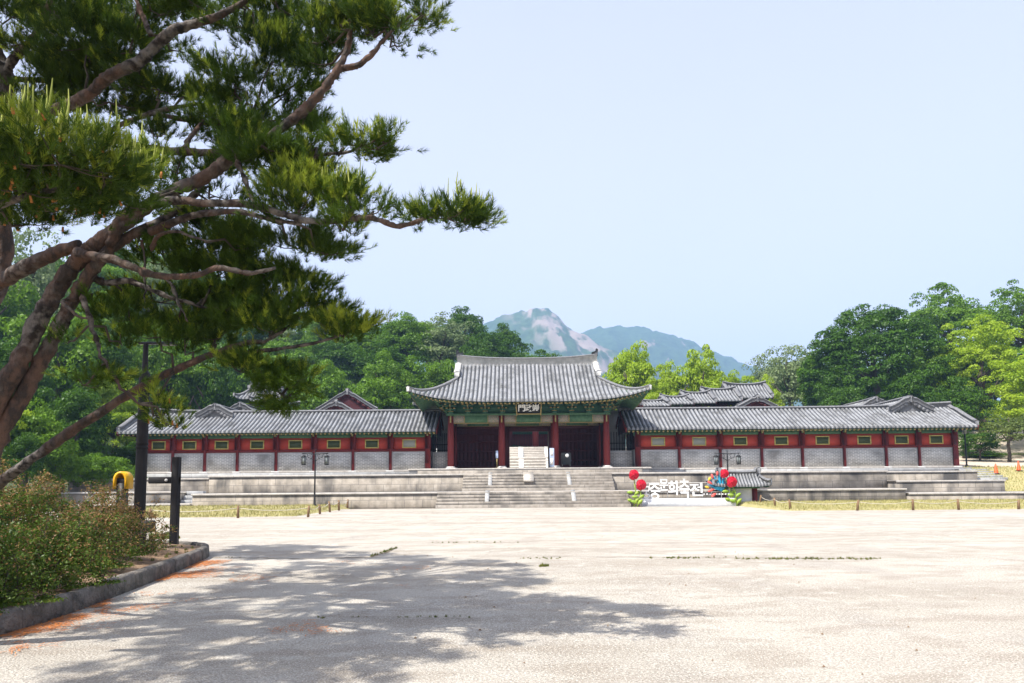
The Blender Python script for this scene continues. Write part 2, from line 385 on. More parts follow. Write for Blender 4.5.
# ------------------------------------------------------------------ mountains
def hashnoise2(X, Y, seed=0, oct=6, base=1., rough=.5):
    r = np.random.default_rng(seed); X = np.asarray(X, float); Y = np.asarray(Y, float); out = np.zeros_like(X); amp = 1.
    G = r.random((257, 257))
    for k in range(oct):
        u = X*base*2**k+17.3*k; v = Y*base*2**k+9.1*k
        iu = np.floor(u).astype(int); iv = np.floor(v).astype(int); fu = u-iu; fv = v-iv
        fu = fu*fu*(3-2*fu); fv = fv*fv*(3-2*fv)
        g = lambda a, b: G[a % 257, b % 257]
        out += amp*((g(iu, iv)*(1-fu)+g(iu+1, iv)*fu)*(1-fv)+(g(iu, iv+1)*(1-fu)+g(iu+1, iv+1)*fu)*fv-.5)
        amp *= rough
    return out
def mountain(name, crest, Yc, depth, seed, label=None, rock=.5, xr=None, step=9):
    cx = np.array([at(p[0], 400, Yc).x for p in crest]); cz = np.array([at(p[0], p[1], Yc).z for p in crest])
    xs = np.arange(xr[0], xr[1], step); ys = np.linspace(Yc-depth, Yc+depth*.8, 110)
    X, Y = np.meshgrid(xs, ys)
    base = np.interp(X, cx, cz)
    t = (Y-Yc)/depth; fall = np.where(t < 0, 1-np.abs(t)**1.15, 1-np.abs(t/.8)**1.3)
    ridge = hashnoise2(X, Y*.6, seed, 7, 1/260., .55)
    rg = 1-np.abs(hashnoise2(X+300, Y*.5, seed+1, 6, 1/170., .5))*2
    Z = base*np.clip(fall, 0, 1)+(ridge*55+(rg-.8)*40)*np.clip(np.abs(t)*2.6, .05, 1)*np.clip(fall*3, 0, 1)
    Z += hashnoise2(X, Y, seed+5, 4, 1/26., .6)*12*np.clip(fall*4, 0, 1)
    def ex(n, vec, b): return b
    nx = len(xs); V = np.stack([X, Y, Z-3], -1).reshape(-1, 3)
    i, j = np.meshgrid(np.arange(len(ys)-1), np.arange(nx-1), indexing='ij'); a = (i*nx+j).ravel()
    o = mesh_np(name, V, np.stack([a, a+1, a+nx+1, a+nx], 1), mountain_mat(name, rock), smooth=True); tag(o, kind='structure'); return o
def mountain_mat(name, rock):
    def ex(n, vec, base):
        ge = n.nodes.new('ShaderNodeNewGeometry'); s = n.nodes.new('ShaderNodeSeparateXYZ'); n.links.new(ge.outputs['Normal'], s.inputs[0])
        steep = n.nodes.new('ShaderNodeMapRange'); steep.inputs[1].default_value = .86; steep.inputs[2].default_value = .5
        n.links.new(s.outputs[2], steep.inputs[0])
        nz = noisef(n, vec, .020, .38, .66, 12, (1, .35, .7))
        ad = n.nodes.new('ShaderNodeMath'); ad.operation = 'MULTIPLY_ADD'; n.links.new(steep.outputs[0], ad.inputs[0]); ad.inputs[1].default_value = rock; n.links.new(nz, ad.inputs[2])
        th = n.nodes.new('ShaderNodeMapRange'); th.inputs[1].default_value = 1.12-rock*.25; th.inputs[2].default_value = 1.20-rock*.25
        n.links.new(ad.outputs[0], th.inputs[0])
        if rock > .9:
            sx = n.nodes.new('ShaderNodeSeparateXYZ'); n.links.new(vec, sx.inputs[0])
            # the bare granite face lies on the right flank of the peak
            m1 = n.nodes.new('ShaderNodeMath'); m1.operation = 'MULTIPLY_ADD'; n.links.new(sx.outputs[2], m1.inputs[0]); m1.inputs[1].default_value = .55; n.links.new(sx.outputs[0], m1.inputs[2])
            a1 = n.nodes.new('ShaderNodeMapRange'); a1.inputs[1].default_value = 165; a1.inputs[2].default_value = 235; n.links.new(m1.outputs[0], a1.inputs[0])
            a2 = n.nodes.new('ShaderNodeMapRange'); a2.inputs[1].default_value = 400; a2.inputs[2].default_value = 310; n.links.new(m1.outputs[0], a2.inputs[0])
            m2 = n.nodes.new('ShaderNodeMath'); m2.operation = 'MULTIPLY'; n.links.new(a1.outputs[0], m2.inputs[0]); n.links.new(a2.outputs[0], m2.inputs[1])
            f = noisef(n, vec, .034, .47, .56, 15, (1, .3, .35)); m3 = n.nodes.new('ShaderNodeMath'); m3.operation = 'MULTIPLY'; n.links.new(f, m3.inputs[0]); n.links.new(m2.outputs[0], m3.inputs[1])
            return mixc(n, m3.outputs[0], base, (.25, .20, .175))
        return mixc(n, th.outputs[0], base, (.17, .14, .12))
    return material(name+'_forest_and_granite', (.012, .035, .012), (.045, .085, .028), .07, .95, 0, detail=9, extra=ex, coords='Object')
mountain('mountain', [(300, 385), (400, 352), (430, 341), (470, 327), (490, 320), (515, 311), (532, 308), (546, 307), (556, 313), (566, 324), (580, 334), (600, 345), (640, 360), (700, 385), (760, 400)], 1500, 620, 3, rock=1.0, xr=(-560, 620), step=6)
mountain('mountain', [(480, 380), (540, 345), (575, 334), (590, 329), (608, 326), (640, 327), (652, 328), (672, 333), (690, 339), (705, 347), (725, 355), (745, 364), (770, 371), (800, 378), (870, 388), (1000, 400)], 1900, 600, 11, rock=.45, xr=(-250, 1400), step=9)

# ------------------------------------------------------------------ tiled roofs
def tile_roof(parent, c, rz, L, E, D, zr, ze, sh, lift, rib=.31, rr=.085, name='tiled_roof', nrow=12, thick=.12, expo=1.22, wcen=None,
              ridge_mat=None, ridge_h=.5, ridge_w=.34, ridge_rise=.25, plaster=True, rafters=True, gables=True, wallD=None, flat_end=(0, 0),
              descend=True, ornament=False, rafter_mats=None, mats=None, gable_mat=None, flare=.25):
    """ridge along local x. L=(left,right) gable foot, E=(left,right) eave end, D half depth, sh=(left,right) hip start (1 = plain gable end)"""
    ca, sa = math.cos(rz), math.sin(rz)
    def w(p): return (c[0]+p[0]*ca-p[1]*sa, c[1]+p[0]*sa+p[1]*ca, p[2])
    Lh = {-1: L[0], 1: L[1]}; Eh = {-1: E[0], 1: E[1]}; sH = {-1: sh[0], 1: sh[1]}
    def zl_(s): return ze+(zr-ze)*(1-s)**expo
    def lf(x, y):
        sd = -1 if x < 0 else 1
        if sH[sd] >= .999: return 0.
        return lift*(abs(x)/Eh[sd])**3.8*(abs(y)/D)**2.5
    def smooth_t(sd): return sH[sd]
    root_mats = mats or [M['tile'], M['tile_dark']]
    roof = None
    prof = [(-.5*rib, -.035), (-rr*1.15, -.0), (-rr, rr*.45), (-rr*.6, rr*.85), (0, rr), (rr*.6, rr*.85), (rr, rr*.45), (rr*1.15, 0.)]
    B = MB()
    def slope(front):
        xs = []
        n = int(round((Eh[-1]+Eh[1])/rib)); p = (Eh[-1]+Eh[1])/n
        for k in range(n):
            xc = -Eh[-1]+p*(k+.5)
            for dx, dh in prof: xs.append((xc+dx, dh))
        xs.append((Eh[1], -.035))
        V = []; Fs = []; Ms = []
        for x, dh in xs:
            sd = -1 if x < 0 else 1
            ax = abs(x)
            st = 0. if (ax <= Lh[sd] or sH[sd] >= .999) else sH[sd]+(1-sH[sd])*(ax-Lh[sd])/max(Eh[sd]-Lh[sd], 1e-3)
            st = min(st, .999)
            for r in range(nrow+1):
                s = st+(1-st)*r/nrow; y = s*D
                # corner flare in plan
                fl = flare*(ax/Eh[sd])**4*(s**3) if sH[sd] < .999 else 0
                z = zl_(s)+lf(x, y)+dh*.97
                V.append(w((x, -front*(y+fl+dh*.35), z)))
            y = D+(flare*(ax/Eh[sd])**4 if sH[sd] < .999 else 0)
            V.append(w((x, -front*(y-.0), ze+lf(x, D)-thick)))
        k = nrow+2
        for i in range(len(xs)-1):
            for r in range(k-1):
                f = (i*k+r, (i+1)*k+r, (i+1)*k+r+1, i*k+r+1)
                Fs.append(f if front < 0 else f[::-1])
                pi = i % len(prof)
                Ms.append(1 if pi in (0, 7) or r == k-2 and pi in (0, 7) else 0)
        n0 = B.n; B.V += V; B.F += [tuple(q+n0 for q in f) for f in Fs]; B.M += Ms; B.n += len(V)
    slope(1); slope(-1)
    def side(sd):
        n = int(round(2*D/rib)); p = 2*D/n; ys = []
        for k in range(n):
            yc = -D+p*(k+.5)
            for dy, dh in prof: ys.append((yc+dy, dh))
        ys.append((D, -.035)); V = []; Fs = []; Ms = []
        e, l, s0 = Eh[sd], Lh[sd], sH[sd]
        for y, dh in ys:
            sy = abs(y)/D
            x0 = l-.02 if sy <= s0 else l+(sy-s0)/(1-s0)*(e-l)
            x0 = min(x0, e-.01)
            for r in range(nrow+1):
                x = x0+(e-x0)*r/nrow; s = s0+(1-s0)*(x-l)/(e-l)
                fl = flare*sy**4*s**3
                V.append(w((sd*(x+fl+dh*.35), y, zl_(max(s, 0))+lf(sd*x, y)+dh*.97)))
            V.append(w((sd*(e+flare*sy**4), y, ze+lf(sd*e, y)-thick)))
        k = nrow+2
        for i in range(len(ys)-1):
            for r in range(k-1):
                f = (i*k+r, (i+1)*k+r, (i+1)*k+r+1, i*k+r+1)
                Fs.append(f if sd < 0 else f[::-1]); pi = i % len(prof); Ms.append(1 if pi in (0, 7) else 0)
        n0 = B.n; B.V += V; B.F += [tuple(q+n0 for q in f) for f in Fs]; B.M += Ms; B.n += len(V)
    for sd in (-1, 1):
        if sH[sd] < .999: side(sd)
    roof = B.build(name, root_mats, parent)
    # soffit + rafters
    wd = wallD if wallD else D*.6
    sm_ = rafter_mats or [M['green'], M['gold'], M['greendark']]
    def zs(x, s):
        return zl_(s)+lf(x, s*D)-thick-.03
    for front in (1, -1):
        xs = np.linspace(-Eh[-1]+.05, Eh[1]-.05, 25); V = []; S = MB()
        for x in xs:
            sd = -1 if x < 0 else 1; fl = flare*(abs(x)/Eh[sd])**4 if sH[sd] < .999 else 0
            for s in (max(wd/D-.1, .05), (wd/D+1)/2, 1.0):
                sx = sH[sd]+(1-sH[sd])*(abs(x)-Lh[sd])/max(Eh[sd]-Lh[sd], 1e-3) if (abs(x) > Lh[sd] and sH[sd] < .999) else 0
                V.append(w((x, -front*(s*D-.03+fl*s), min(zs(x, s), zs(x, min(max(sx, s), 1))))))
        S.add(V, [(i*3+j, i*3+j+1, (i+1)*3+j+1, (i+1)*3+j) for i in range(24) for j in range(2)], 2); S.build('soffit', sm_, parent)
    for sd in (-1, 1):
        if sH[sd] >= .999: continue
        V = []; ys = np.linspace(-D+.05, D-.05, 19); e, l = Eh[sd], Lh[sd]; S = MB()
        ov = min(D-wd, e-l)
        for y in ys:
            fl = flare*(abs(y)/D)**4
            for q in (0, .5, 1):
                x = e-ov*1.0*(1-q); s = sH[sd]+(1-sH[sd])*(x-l)/(e-l); s = max(min(s, 1), .0); s = max(s, abs(y)/D)
                V.append(w((sd*(x-.03+fl*q), y, zl_(s)+lf(sd*x, y)-thick-.05)))
        S.add(V, [(i*3+j, i*3+j+1, (i+1)*3+j+1, (i+1)*3+j) for i in range(18) for j in range(2)], 2); S.build('soffit', sm_, parent)
    if rafters:
        R = MB()
        for front in (1, -1):
            n = int((Eh[-1]+Eh[1]-.3)/rib)
            for k in range(n+1):
                x = -Eh[-1]+.15+(Eh[-1]+Eh[1]-.3)*k/n; sd = -1 if x < 0 else 1
                fl = flare*(abs(x)/Eh[sd])**4 if sH[sd] < .999 else 0
                xin = x if abs(x) < Lh[sd] or sH[sd] >= .999 else sd*(Lh[sd]+(abs(x)-Lh[sd])*.45)
                a = (xin, -front*(wd-.1), zs(xin, (wd-.1)/D)-.09); b = (x, -front*(D-.12+fl), zs(x, 1)-.075)
                R.bar(w(a), w(b), .11, .11, 0)
                b2 = Vector(w(b)); d = (b2-Vector(w(a))).normalized()
                R.bar(b2-d*.0+Vector((0, 0, 0)), b2+d*.02, .125, .125, 1)
                # second, lower row of round rafters set back
                s2 = 1-.55/D; b3 = Vector(w((x*.99, -front*(s2*D), zs(x*.99, s2)-.24)))
                a3 = Vector(w((xin, -front*(wd-.1), zs(xin, (wd-.1)/D)-.25)))
                R.tube([a3, b3], .06, 6, 0); d = (b3-a3).normalized(); R.tube([b3, b3+d*.02], .066, 6, 1)
        for sd in (-1, 1):
            if sH[sd] >= .999: continue
            e, l = Eh[sd], Lh[sd]; ov = D-wd; n = int((2*D-.3)/rib)
            for k in range(n+1):
                y = -D+.15+(2*D-.3)*k/n; fl = flare*(abs(y)/D)**4; yin = y*.62 if abs(y) > wd else y
                x1 = e-.12+fl; x0 = e-ov*1.1; s0 = max(sH[sd]+(1-sH[sd])*(x0-l)/(e-l), abs(yin)/D, 0)
                R.bar(w((sd*x0, yin, zl_(s0)-thick-.12)), w((sd*x1, y, ze+lf(sd*e, y)-thick-.1)), .11, .11, 0)
                R.bar(w((sd*x1, y, ze+lf(sd*e, y)-thick-.1)), w((sd*(x1+.02), y, ze+lf(sd*e, y)-thick-.1)), .125, .125, 1)
        R.build('rafters', sm_, parent)
    # main ridge
    rm = [M['plaster'] if plaster else M['ridge_tile'], M['ridge_tile']]
    RG = MB(); n = 28; V = []; Fs = []; Ms = []
    def sweep(pts, wd_, h, up=.0, pc=False):
        """slab following pts (top line), body (mat0) with round tile cap (mat1)"""
        pr = [(-wd_/2, -h, 0), (-wd_/2, -.14, 0), (-wd_/2-.05, -.14, 1), (-wd_/2-.05, -.09, 1), (-wd_*.33, -.03, 1), (0, 0, 1), (wd_*.33, -.03, 1), (wd_/2+.05, -.09, 1), (wd_/2+.05, -.14, 1), (wd_/2, -.14, 0), (wd_/2, -h, 0)]
        V = []; Fs = []; Ms = []; m_ = len(pts)
        for i, p in enumerate(pts):
            p = Vector(p); d = Vector(pts[min(i+1, m_-1)])-Vector(pts[max(i-1, 0)]); d.z = 0; d.normalize(); s_ = Vector((-d.y, d.x, 0))
            for a, b, q in pr: V.append(p+s_*a+Vector((0, 0, b)))
        k = len(pr)
        for i in range(m_-1):
            for j in range(k-1):
                Fs.append((i*k+j, i*k+j+1, (i+1)*k+j+1, (i+1)*k+j)); Ms.append(1 if 2 <= j <= 7 and not pc else 0)
        Fs += [tuple(range(k)), tuple((m_-1)*k+j for j in range(k))[::-1]]; Ms += [0, 0]
        n0 = RG.n; RG.V += [tuple(v) for v in V]; RG.F += [tuple(q+n0 for q in f) for f in Fs]; RG.M += Ms; RG.n += len(V)
    xl, xr_ = -L[0]-(.1), L[1]+(.1)
    def rz_(x):
        t = x/(L[1] if x > 0 else L[0]); 
        if (x > 0 and flat_end[1]) or (x < 0 and flat_end[0]): t = 0
        return zr+ridge_h*(.9 if plaster else .55)+ridge_rise*abs(t)**2.5
    sweep([w((x, 0, rz_(x))) for x in np.linspace(xl, xr_, 29)], ridge_w, ridge_h+ridge_rise+.15)
    for sd in (-1, 1):
        e, l, s0 = Eh[sd], Lh[sd], sH[sd]
        if flat_end[0 if sd < 0 else 1]: continue
        for fr in (-1, 1):
            send = min(s0, .97)
            if descend:
                x = sd*(l-.02)
                sweep([w((x, fr*s*D, zl_(s)+.30+(.25*(s/send)**3 if s0 < .9 else 0)+(.12 if s > .2 else 0))) for s in np.linspace(.03, send*(1.0), 9)], ridge_w*1.1, .42, pc=plaster)
            if s0 < .999:
                pts = []
                for q in np.linspace(0, 1, 12):
                    s = s0+(1-s0)*q; x = l+(e-l)*q; y = s*D; fl = flare*q**4
                    pts.append(w((sd*(x+fl), fr*(y+fl), zl_(s)+lf(sd*x, y)+.24+.10*q**4)))
                sweep(pts, ridge_w*.85, .4, pc=False)
    rg = RG.build('roof_ridge', rm, roof)
    if ornament:
        for sd in (-1, 1):
            O = MB(); x = sd*(Lh[sd]+.05); zt = rz_(sd*Lh[sd])
            pts = [(-.3, -.35), (.28, -.35), (.30, .0), (.34, .28), (.22, .42), (.10, .36), (.12, .22), (0, .12), (-.3, .02)]
            V = []
            for yy in (-.16, .16): V += [w((x-sd*.12+sd*p[0]*.8, yy, zt+p[1]*.8+.05)) for p in pts]
            k = len(pts); O.add(V, [tuple(range(k)), tuple(range(k, 2*k))[::-1]]+[(i, (i+1) % k, k+(i+1) % k, k+i) for i in range(k)])
            O.build('ridge_ornament', M['tile_dark'], roof)
    if gables:
        for sd in (-1, 1):
            s0 = sH[sd]
            if flat_end[0 if sd < 0 else 1] == 2: continue
            l = Lh[sd]-.12; G = MB(); ss = np.linspace(0, min(s0, wd/D+.1), 8)
            top = [w((sd*l, s*D, zl_(s)-.04)) for s in ss]; topb = [w((sd*l, -s*D, zl_(s)-.04)) for s in ss[::-1]]
            zb = zl_(min(s0, wd/D+.1))-.12 if s0 < .999 else ze-.2
            pl = topb+top[1:]
            bl = [(p[0], p[1], min(zb, p[2]-.02)) for p in pl]
            k = len(pl); G.add(pl+bl, [(i, i+1, k+i+1, k+i) for i in range(k-1)])
            G.build('gable', gable_mat or M['red'], roof)
            BB = MB()
            for fr in (-1, 1):
                sg = np.linspace(0, min(s0, 1)*.98, 7)
                for a, b in zip(sg[:-1], sg[1:]):
                    BB.bar(w((sd*(l+.15), fr*a*D, zl_(a)-.17)), w((sd*(l+.15), fr*b*D, zl_(b)-.17)), .06, .3)
            BB.build('bargeboard', gable_mat or M['red'], roof)
    return roof

# ------------------------------------------------------------------ the gate
GX = 1.23; PZ = 2.62
gate = empty('palace_gate', (GX, 55, PZ), 'three-bay palace gate with curved grey tiled roof, red columns and green brackets', 'palace gate')
tile_roof(gate, (GX, 55), 0, (5.45, 5.45), (8.4, 8.4), 5.2, 10.92, 7.45, (.37, .37), .72, rr=.095, wallD=3.0, ridge_h=.6, ridge_rise=.28, ornament=True, nrow=14)
cols_x = [-5.79, -2.0, 2.0, 5.79]
for y in (52, 55, 58):
    for x in cols_x:
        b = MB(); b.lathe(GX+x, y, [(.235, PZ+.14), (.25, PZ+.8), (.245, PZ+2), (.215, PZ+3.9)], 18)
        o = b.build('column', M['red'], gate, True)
        b = MB(); b.bbox(GX+x-.36, GX+x+.36, y-.36, y+.36, PZ-.02, PZ+.06, .02); b.lathe(GX+x, y, [(.33, PZ+.06), (.31, PZ+.15), (.27, PZ+.16)], 18)
        b.build('column_base', M['marble'], o)
        if y != 55:
            b = MB(); b.box(GX+x-.055, GX+x+.055, y-.27 if y == 52 else y+.2, y-.2 if y == 52 else y+.27, PZ+3.4, PZ+3.94); b.build('gold_bracket_tip', M['gold'], o)
zl0 = PZ+3.38; zl1 = PZ+3.94
for y in (52, 55, 58):
    for a, b_ in zip(cols_x[:-1], cols_x[1:]):
        x0, x1 = GX+a+.21, GX+b_-.21; e = .24*(x1-x0)
        B = MB(); B.box(x0, x0+e, y-.13, y+.13, zl0+.0, zl1, 1); B.box(x0+e, x1-e, y-.13, y+.13, zl0, zl1, 0); B.box(x1-e, x1, y-.13, y+.13, zl0, zl1, 1)
        for q in (x0+e, x1-e): B.box(q-.03, q+.03, y-.14, y+.14, zl0, zl1, 2)
        B.box(x0, x1, y-.15, y+.15, zl0-.03, zl0+.01, 2)
        B.build('lintel_beam', [M['green'], M['pinkish'], M['gold']], gate)
for x in cols_x[::3]:
    for y0, y1 in ((52.2, 54.8), (55.2, 57.8)):
        B = MB(); B.box(GX+x-.13, GX+x+.13, y0, y1, zl0, zl1); B.build('lintel_beam', M['green'], gate)
        B = MB(); B.box(GX+x-.08, GX+x+.08, y0, y1, PZ+.05, zl0); B.build('side_wall', M['redpanel'] if 0 else M['maroon'], gate)
B = MB(); B.box(GX-6.1, GX+6.1, 51.78, 52.22, zl1, zl1+.14); B.box(GX-6.1, GX+6.1, 57.78, 58.22, zl1, zl1+.14)
for sx in (-1, 1): B.box(GX+sx*5.79-.22, GX+sx*5.79+.22, 52.22, 57.78, zl1+.002, zl1+.138)
B.build('plate_beam', M['green'], gate)
B = MB(); z0 = zl1+.14; z1 = 7.75
B.box(GX-5.8, GX+5.8, 52.0, 52.08, z0, z1); B.box(GX-5.8, GX+5.8, 57.92, 58.0, z0, z1)
for sx in (-1, 1): B.box(GX+sx*5.8-.04, GX+sx*5.8+.04, 52.08, 57.92, z0, z1)
B.build('bracket_wall', M['greendark'], gate)
# eave purlin
def bracket(x, y, dx, dy):
    """bracket cluster at wall point projecting along (dx,dy)"""
    b = MB(); px, py = -dy, dx
    def bx(o0, o1, s, za, zb, m=0):
        X = sorted([x+dx*o0+px*s, x+dx*o1-px*s]); Y = sorted([y+dy*o0+py*s, y+dy*o1-py*s]); b.box(X[0], X[1], Y[0], Y[1], za, zb, m)
    zb = z0
    bx(-.1, .22, .17, zb, zb+.16); bx(-.1, .24, .19, zb+.16, zb+.2, 1)
    for t, (out, sp) in enumerate([(.38, .33), (.68, .42), (.98, .5)]):
        za = zb+.2+t*.26
        bx(-.05, out, .055, za, za+.17, 0)
        # tongue, curving up
        tp = [(out, 0), (out+.22, .02), (out+.30, .13), (out+.20, .12), (out, .15)]
        V = []
        for s in (-.045, .045): V += [(x+dx*p[0]+px*s, y+dy*p[0]+py*s, za+p[1]) for p in tp]
        b.add(V, [(0, 1, 2, 3, 4), (9, 8, 7, 6, 5)]+[(i, (i+1) % 5, 5+(i+1) % 5, 5+i) for i in range(5)], 1 if t == 1 else 2)
        for q in (0, out-.06):
            bx(q-.05, q+.05, sp, za+.05, za+.15, 0)
            for s in (-sp+.06, 0, sp-.06):
                X = x+dx*q+px*s; Y = y+dy*q+py*s
                b.box(X-.075, X+.075, Y-.075, Y+.075, za+.15, za+.24, 1 if q else 0)
    o = b.build('bracket_set', [M['greendark'], M['gold'], M['green']], gate)
for x in np.linspace(-5.79, 5.79, 10): bracket(GX+x, 52.0, 0, -1); bracket(GX+x, 58.0, 0, 1)
for y in (53, 54, 55, 56, 57):
    for s in (-1, 1): bracket(GX+s*5.8, y, s, 0)
B = MB()
for yy in (50.95, 59.05): B.tube([(GX-6.9, yy, 7.60), (GX+6.9, yy, 7.60)], .12, 8)
for sx in (-1, 1): B.tube([(GX+sx*6.85, 50.9, 7.63), (GX+sx*6.85, 59.1, 7.63)], .12, 8)
B.build('eave_purlin', M['green'], gate)
B = MB(); B.box(GX-5.7, GX+5.7, 52.15, 57.85, 7.3, 7.38); B.build('ceiling', M['greendark'], gate)
# corner hip beams
B = MB()
for sx in (-1, 1):
    for sy in (-1, 1): B.bar((GX+sx*5.7, 55+sy*3, 7.62), (GX+sx*8.45, 55+sy*5.3, 8.02), .2, .26)
B.build('hip_beam', M['green'], gate)
# doors on the middle column row
for a, b_ in ((-5.79, -2.0), (2.0, 5.79)):
    x0, x1 = GX+a+.2, GX+b_-.2; xm = (x0+x1)/2
    B = MB(); B.box(x0, x1, 54.9, 55.1, zl0-.22, zl0); B.box(x0, x1, 54.9, 55.1, PZ, PZ+.22); B.box(x0, x0+.15, 54.9, 55.1, PZ+.22, zl0-.22); B.box(x1-.15, x1, 54.9, 55.1, PZ+.22, zl0-.22)
    B.build('door_frame', M['maroon'], gate)
    for q0, q1 in ((x0+.15, xm-.01), (xm+.01, x1-.15)):
        B = MB(); n = 5
        for k in range(n): B.bbox(q0+(q1-q0)*k/n+.002, q0+(q1-q0)*(k+1)/n-.004, 54.96, 55.04, PZ+.22, zl0-.22, .008)
        B.box(q0-.015, q1+.015, 54.99, 55.01, PZ+.22, zl0-.22)
        for zz in (.6, 1.35, 2.1, 2.7): B.box(q0, q1, 54.91, 54.955, PZ+zz, PZ+zz+.09)
        d = B.build('door', M['maroon'], gate)
        h = MB(); xx = q1-.12 if q0 < xm-.5 and q1 <= xm else q0+.12; h.lathe(0, 0, [(.05, 0), (.05, .03)], 10)
        V = [(xx+v[0], 54.9-v[2], PZ+1.5+v[1]) for v in h.V]; h.V = V; h.build('door_ring', M['black'], d)
# central doorway: frame and open leaves
x0, x1 = GX-1.8, GX+1.8
B = MB(); B.box(x0, x0+.36, 54.9, 55.1, PZ, zl0); B.box(x1-.16, x1, 54.9, 55.1, PZ, zl0); B.box(x0+.36, x1-.16, 54.9, 55.1, zl0-.45, zl0); B.box(x0+.36, x1-.16, 54.92, 55.08, PZ, PZ+.1)
B.build('door_frame', M['maroon'], gate)
for xx in (x0+.30, x1-.12):
    B = MB(); B.bbox(xx-.03, xx+.03, 55.12, 56.7, PZ+.12, zl0-.3, .01); B.build('door', M['maroon'], gate)
# name board
nb = MB(); nz0, nz1 = 6.62, 7.36
B = MB(); B.add([(GX-.82, 51.13, nz0), (GX+.82, 51.13, nz0), (GX+.86, 50.83, nz1), (GX-.86, 50.83, nz1), (GX-.82, 51.2, nz0), (GX+.82, 51.2, nz0), (GX+.86, 50.9, nz1), (GX-.86, 50.9, nz1)],
      [(0, 1, 2, 3), (7, 6, 5, 4), (0, 4, 5, 1), (1, 5, 6, 2), (2, 6, 7, 3), (3, 7, 4, 0)])
board = B.build('name_board', M['black'], gate)
fr = MB()
for a, b_ in (((-.9, nz0-.05), (.9, nz0-.05)), ((-.94, nz1+.05), (.94, nz1+.05)), ((-.87, nz0-.15), (-.93, nz1+.12)), ((.87, nz0-.15), (.93, nz1+.12))):
    f = lambda p: (GX+p[0], 51.13-.3*(p[1]-nz0)/(nz1-nz0)-.02, p[1])
    fr.bar(f(a), f(b_), .08, .09)
fr.build('name_board_frame', M['gold'], board)
def text_mesh(txt, size, ext, off=0.0):
    cu_ = bpy.data.curves.new('t', 'FONT'); cu_.body = txt; cu_.size = size; cu_.extrude = ext; cu_.offset = off
    cu_.align_x = 'CENTER'; cu_.align_y = 'CENTER'; cu_.resolution_u = 4
    o = bpy.data.objects.new('t', cu_); COL.objects.link(o)
    bpy.context.view_layer.update()
    dg = bpy.context.evaluated_depsgraph_get(); me = bpy.data.meshes.new_from_object(o.evaluated_get(dg))
    V = np.zeros(len(me.vertices)*3); me.vertices.foreach_get('co', V); V = V.reshape(-1, 3)
    Fc = [tuple(p.vertices) for p in me.polygons]
    bpy.data.objects.remove(o); return V, Fc
tilt = math.atan2(.3, nz1-nz0)
for k, ch in enumerate('門政崇'):
    V, Fc = text_mesh(ch, .56, .012, .012)
    X = V[:, 0]+GX+(k-1)*.52; up = V[:, 1]; dep = V[:, 2]
    zc = (nz0+nz1)/2
    W3 = np.stack([X, 50.98-.025-up*math.sin(tilt)-dep*math.cos(tilt), zc-.03+up*math.cos(tilt)-dep*math.sin(tilt)], 1)
    mesh_np('letter', W3, Fc, M['white'], board)

# ------------------------------------------------------------------ stone terraces and stairs
B = MB()
B.box(GX-8.6, GX+8.6, 50.05, 60, 2.2, PZ-.14); o = B.build('gate_platform', M['stone_grey'])
tag(o, 'raised grey stone platform carrying the royal gate, at the head of the central stairs', 'stone platform')
B = MB(); B.bbox(GX-8.68, GX+8.68, 49.97, 60.1, PZ-.14, PZ-.02, .02); B.build('coping', M['coping'], o)
B = MB(); B.box(-20.7, 25.4, 45.5, 48.6, -.4, .88)
t1 = B.build('stone_terrace', M['stone']); tag(t1, 'long lower tier of stained granite block walling directly behind the lawns and festival sign', 'stone terrace')
B = MB(); B.bbox(-20.78, 25.48, 45.42, 48.6, .88, 1.0, .02); B.build('coping', M['coping'], t1)
B = MB(); B.box(-21.0, 25.9, 48.6, 52.2, .2, 2.08)
t2 = B.build('stone_terrace', M['stone']); tag(t2, 'long upper tier of granite block walling under the two red-panelled corridors', 'stone terrace')
B = MB(); B.bbox(-21.08, 25.98, 48.52, 52.25, 2.08, 2.2, .02); B.build('coping', M['coping'], t2)
# side tiers
def tier(x0, x1, y0, y1, z, label):
    B = MB(); B.box(x0, x1, y0, y1, -.4, z-.12); o = B.build('stone_terrace', M['stone']); tag(o, label, 'stone terrace')
    B = MB(); B.bbox(x0-.06, x1+.06, y0-.06, y1, z-.12, z, .02); B.build('coping', M['coping'], o)
tier(25.5, 46, 45.3, 47.4, .72, 'lowest granite tier running out of the frame at the right end of the terraces')
tier(25.95, 33.25, 47.5, 49.6, 1.50, 'middle stained granite tier at the right end, just left of the yellow grass bank')
tier(25.95, 32.9, 49.7, 52.1, 2.16, 'short pale top granite tier under the right corridor end bays')
tier(-31, -21.1, 49.0, 52.2, 2.05, 'pale top granite tier under the left corridor end bays, seen behind the signpost')
tier(-30.5, -22.4, 46.6, 48.9, 1.15, 'low granite tier at the left end, just right of the signpost arm')
tier(-30, -20.8, 45.3, 46.5, .38, 'lowest kerb-like granite tier at the left end of the left lawn')
# end steps (in shade)
def steps(x0, x1, yf, yb, z0, z1, n, label, cat='stone stairs', mat='stone_step', axis='y'):
    B = MB()
    for k in range(n):
        za = z0+(z1-z0)*k/n; zb = z0+(z1-z0)*(k+1)/n; ya = yf+(yb-yf)*k/n
        B.bbox(x0, x1, ya, yb+.05, za-(.3 if k == 0 else 0), zb, .012)
    o = B.build('stairs', M[mat]); tag(o, label, cat); return o
steps(32.96, 35.2, 49.9, 52.3, 1.5, 2.3, 5, 'narrow grey steps between the right end terrace and the yellow grass bank', mat='stone_grey')
# side stair block left
steps(-22.3, -21.15, 46.9, 48.5, .0, 1.15, 4, 'short narrow stone steps beside the low tier at the left end', mat='stone_grey')
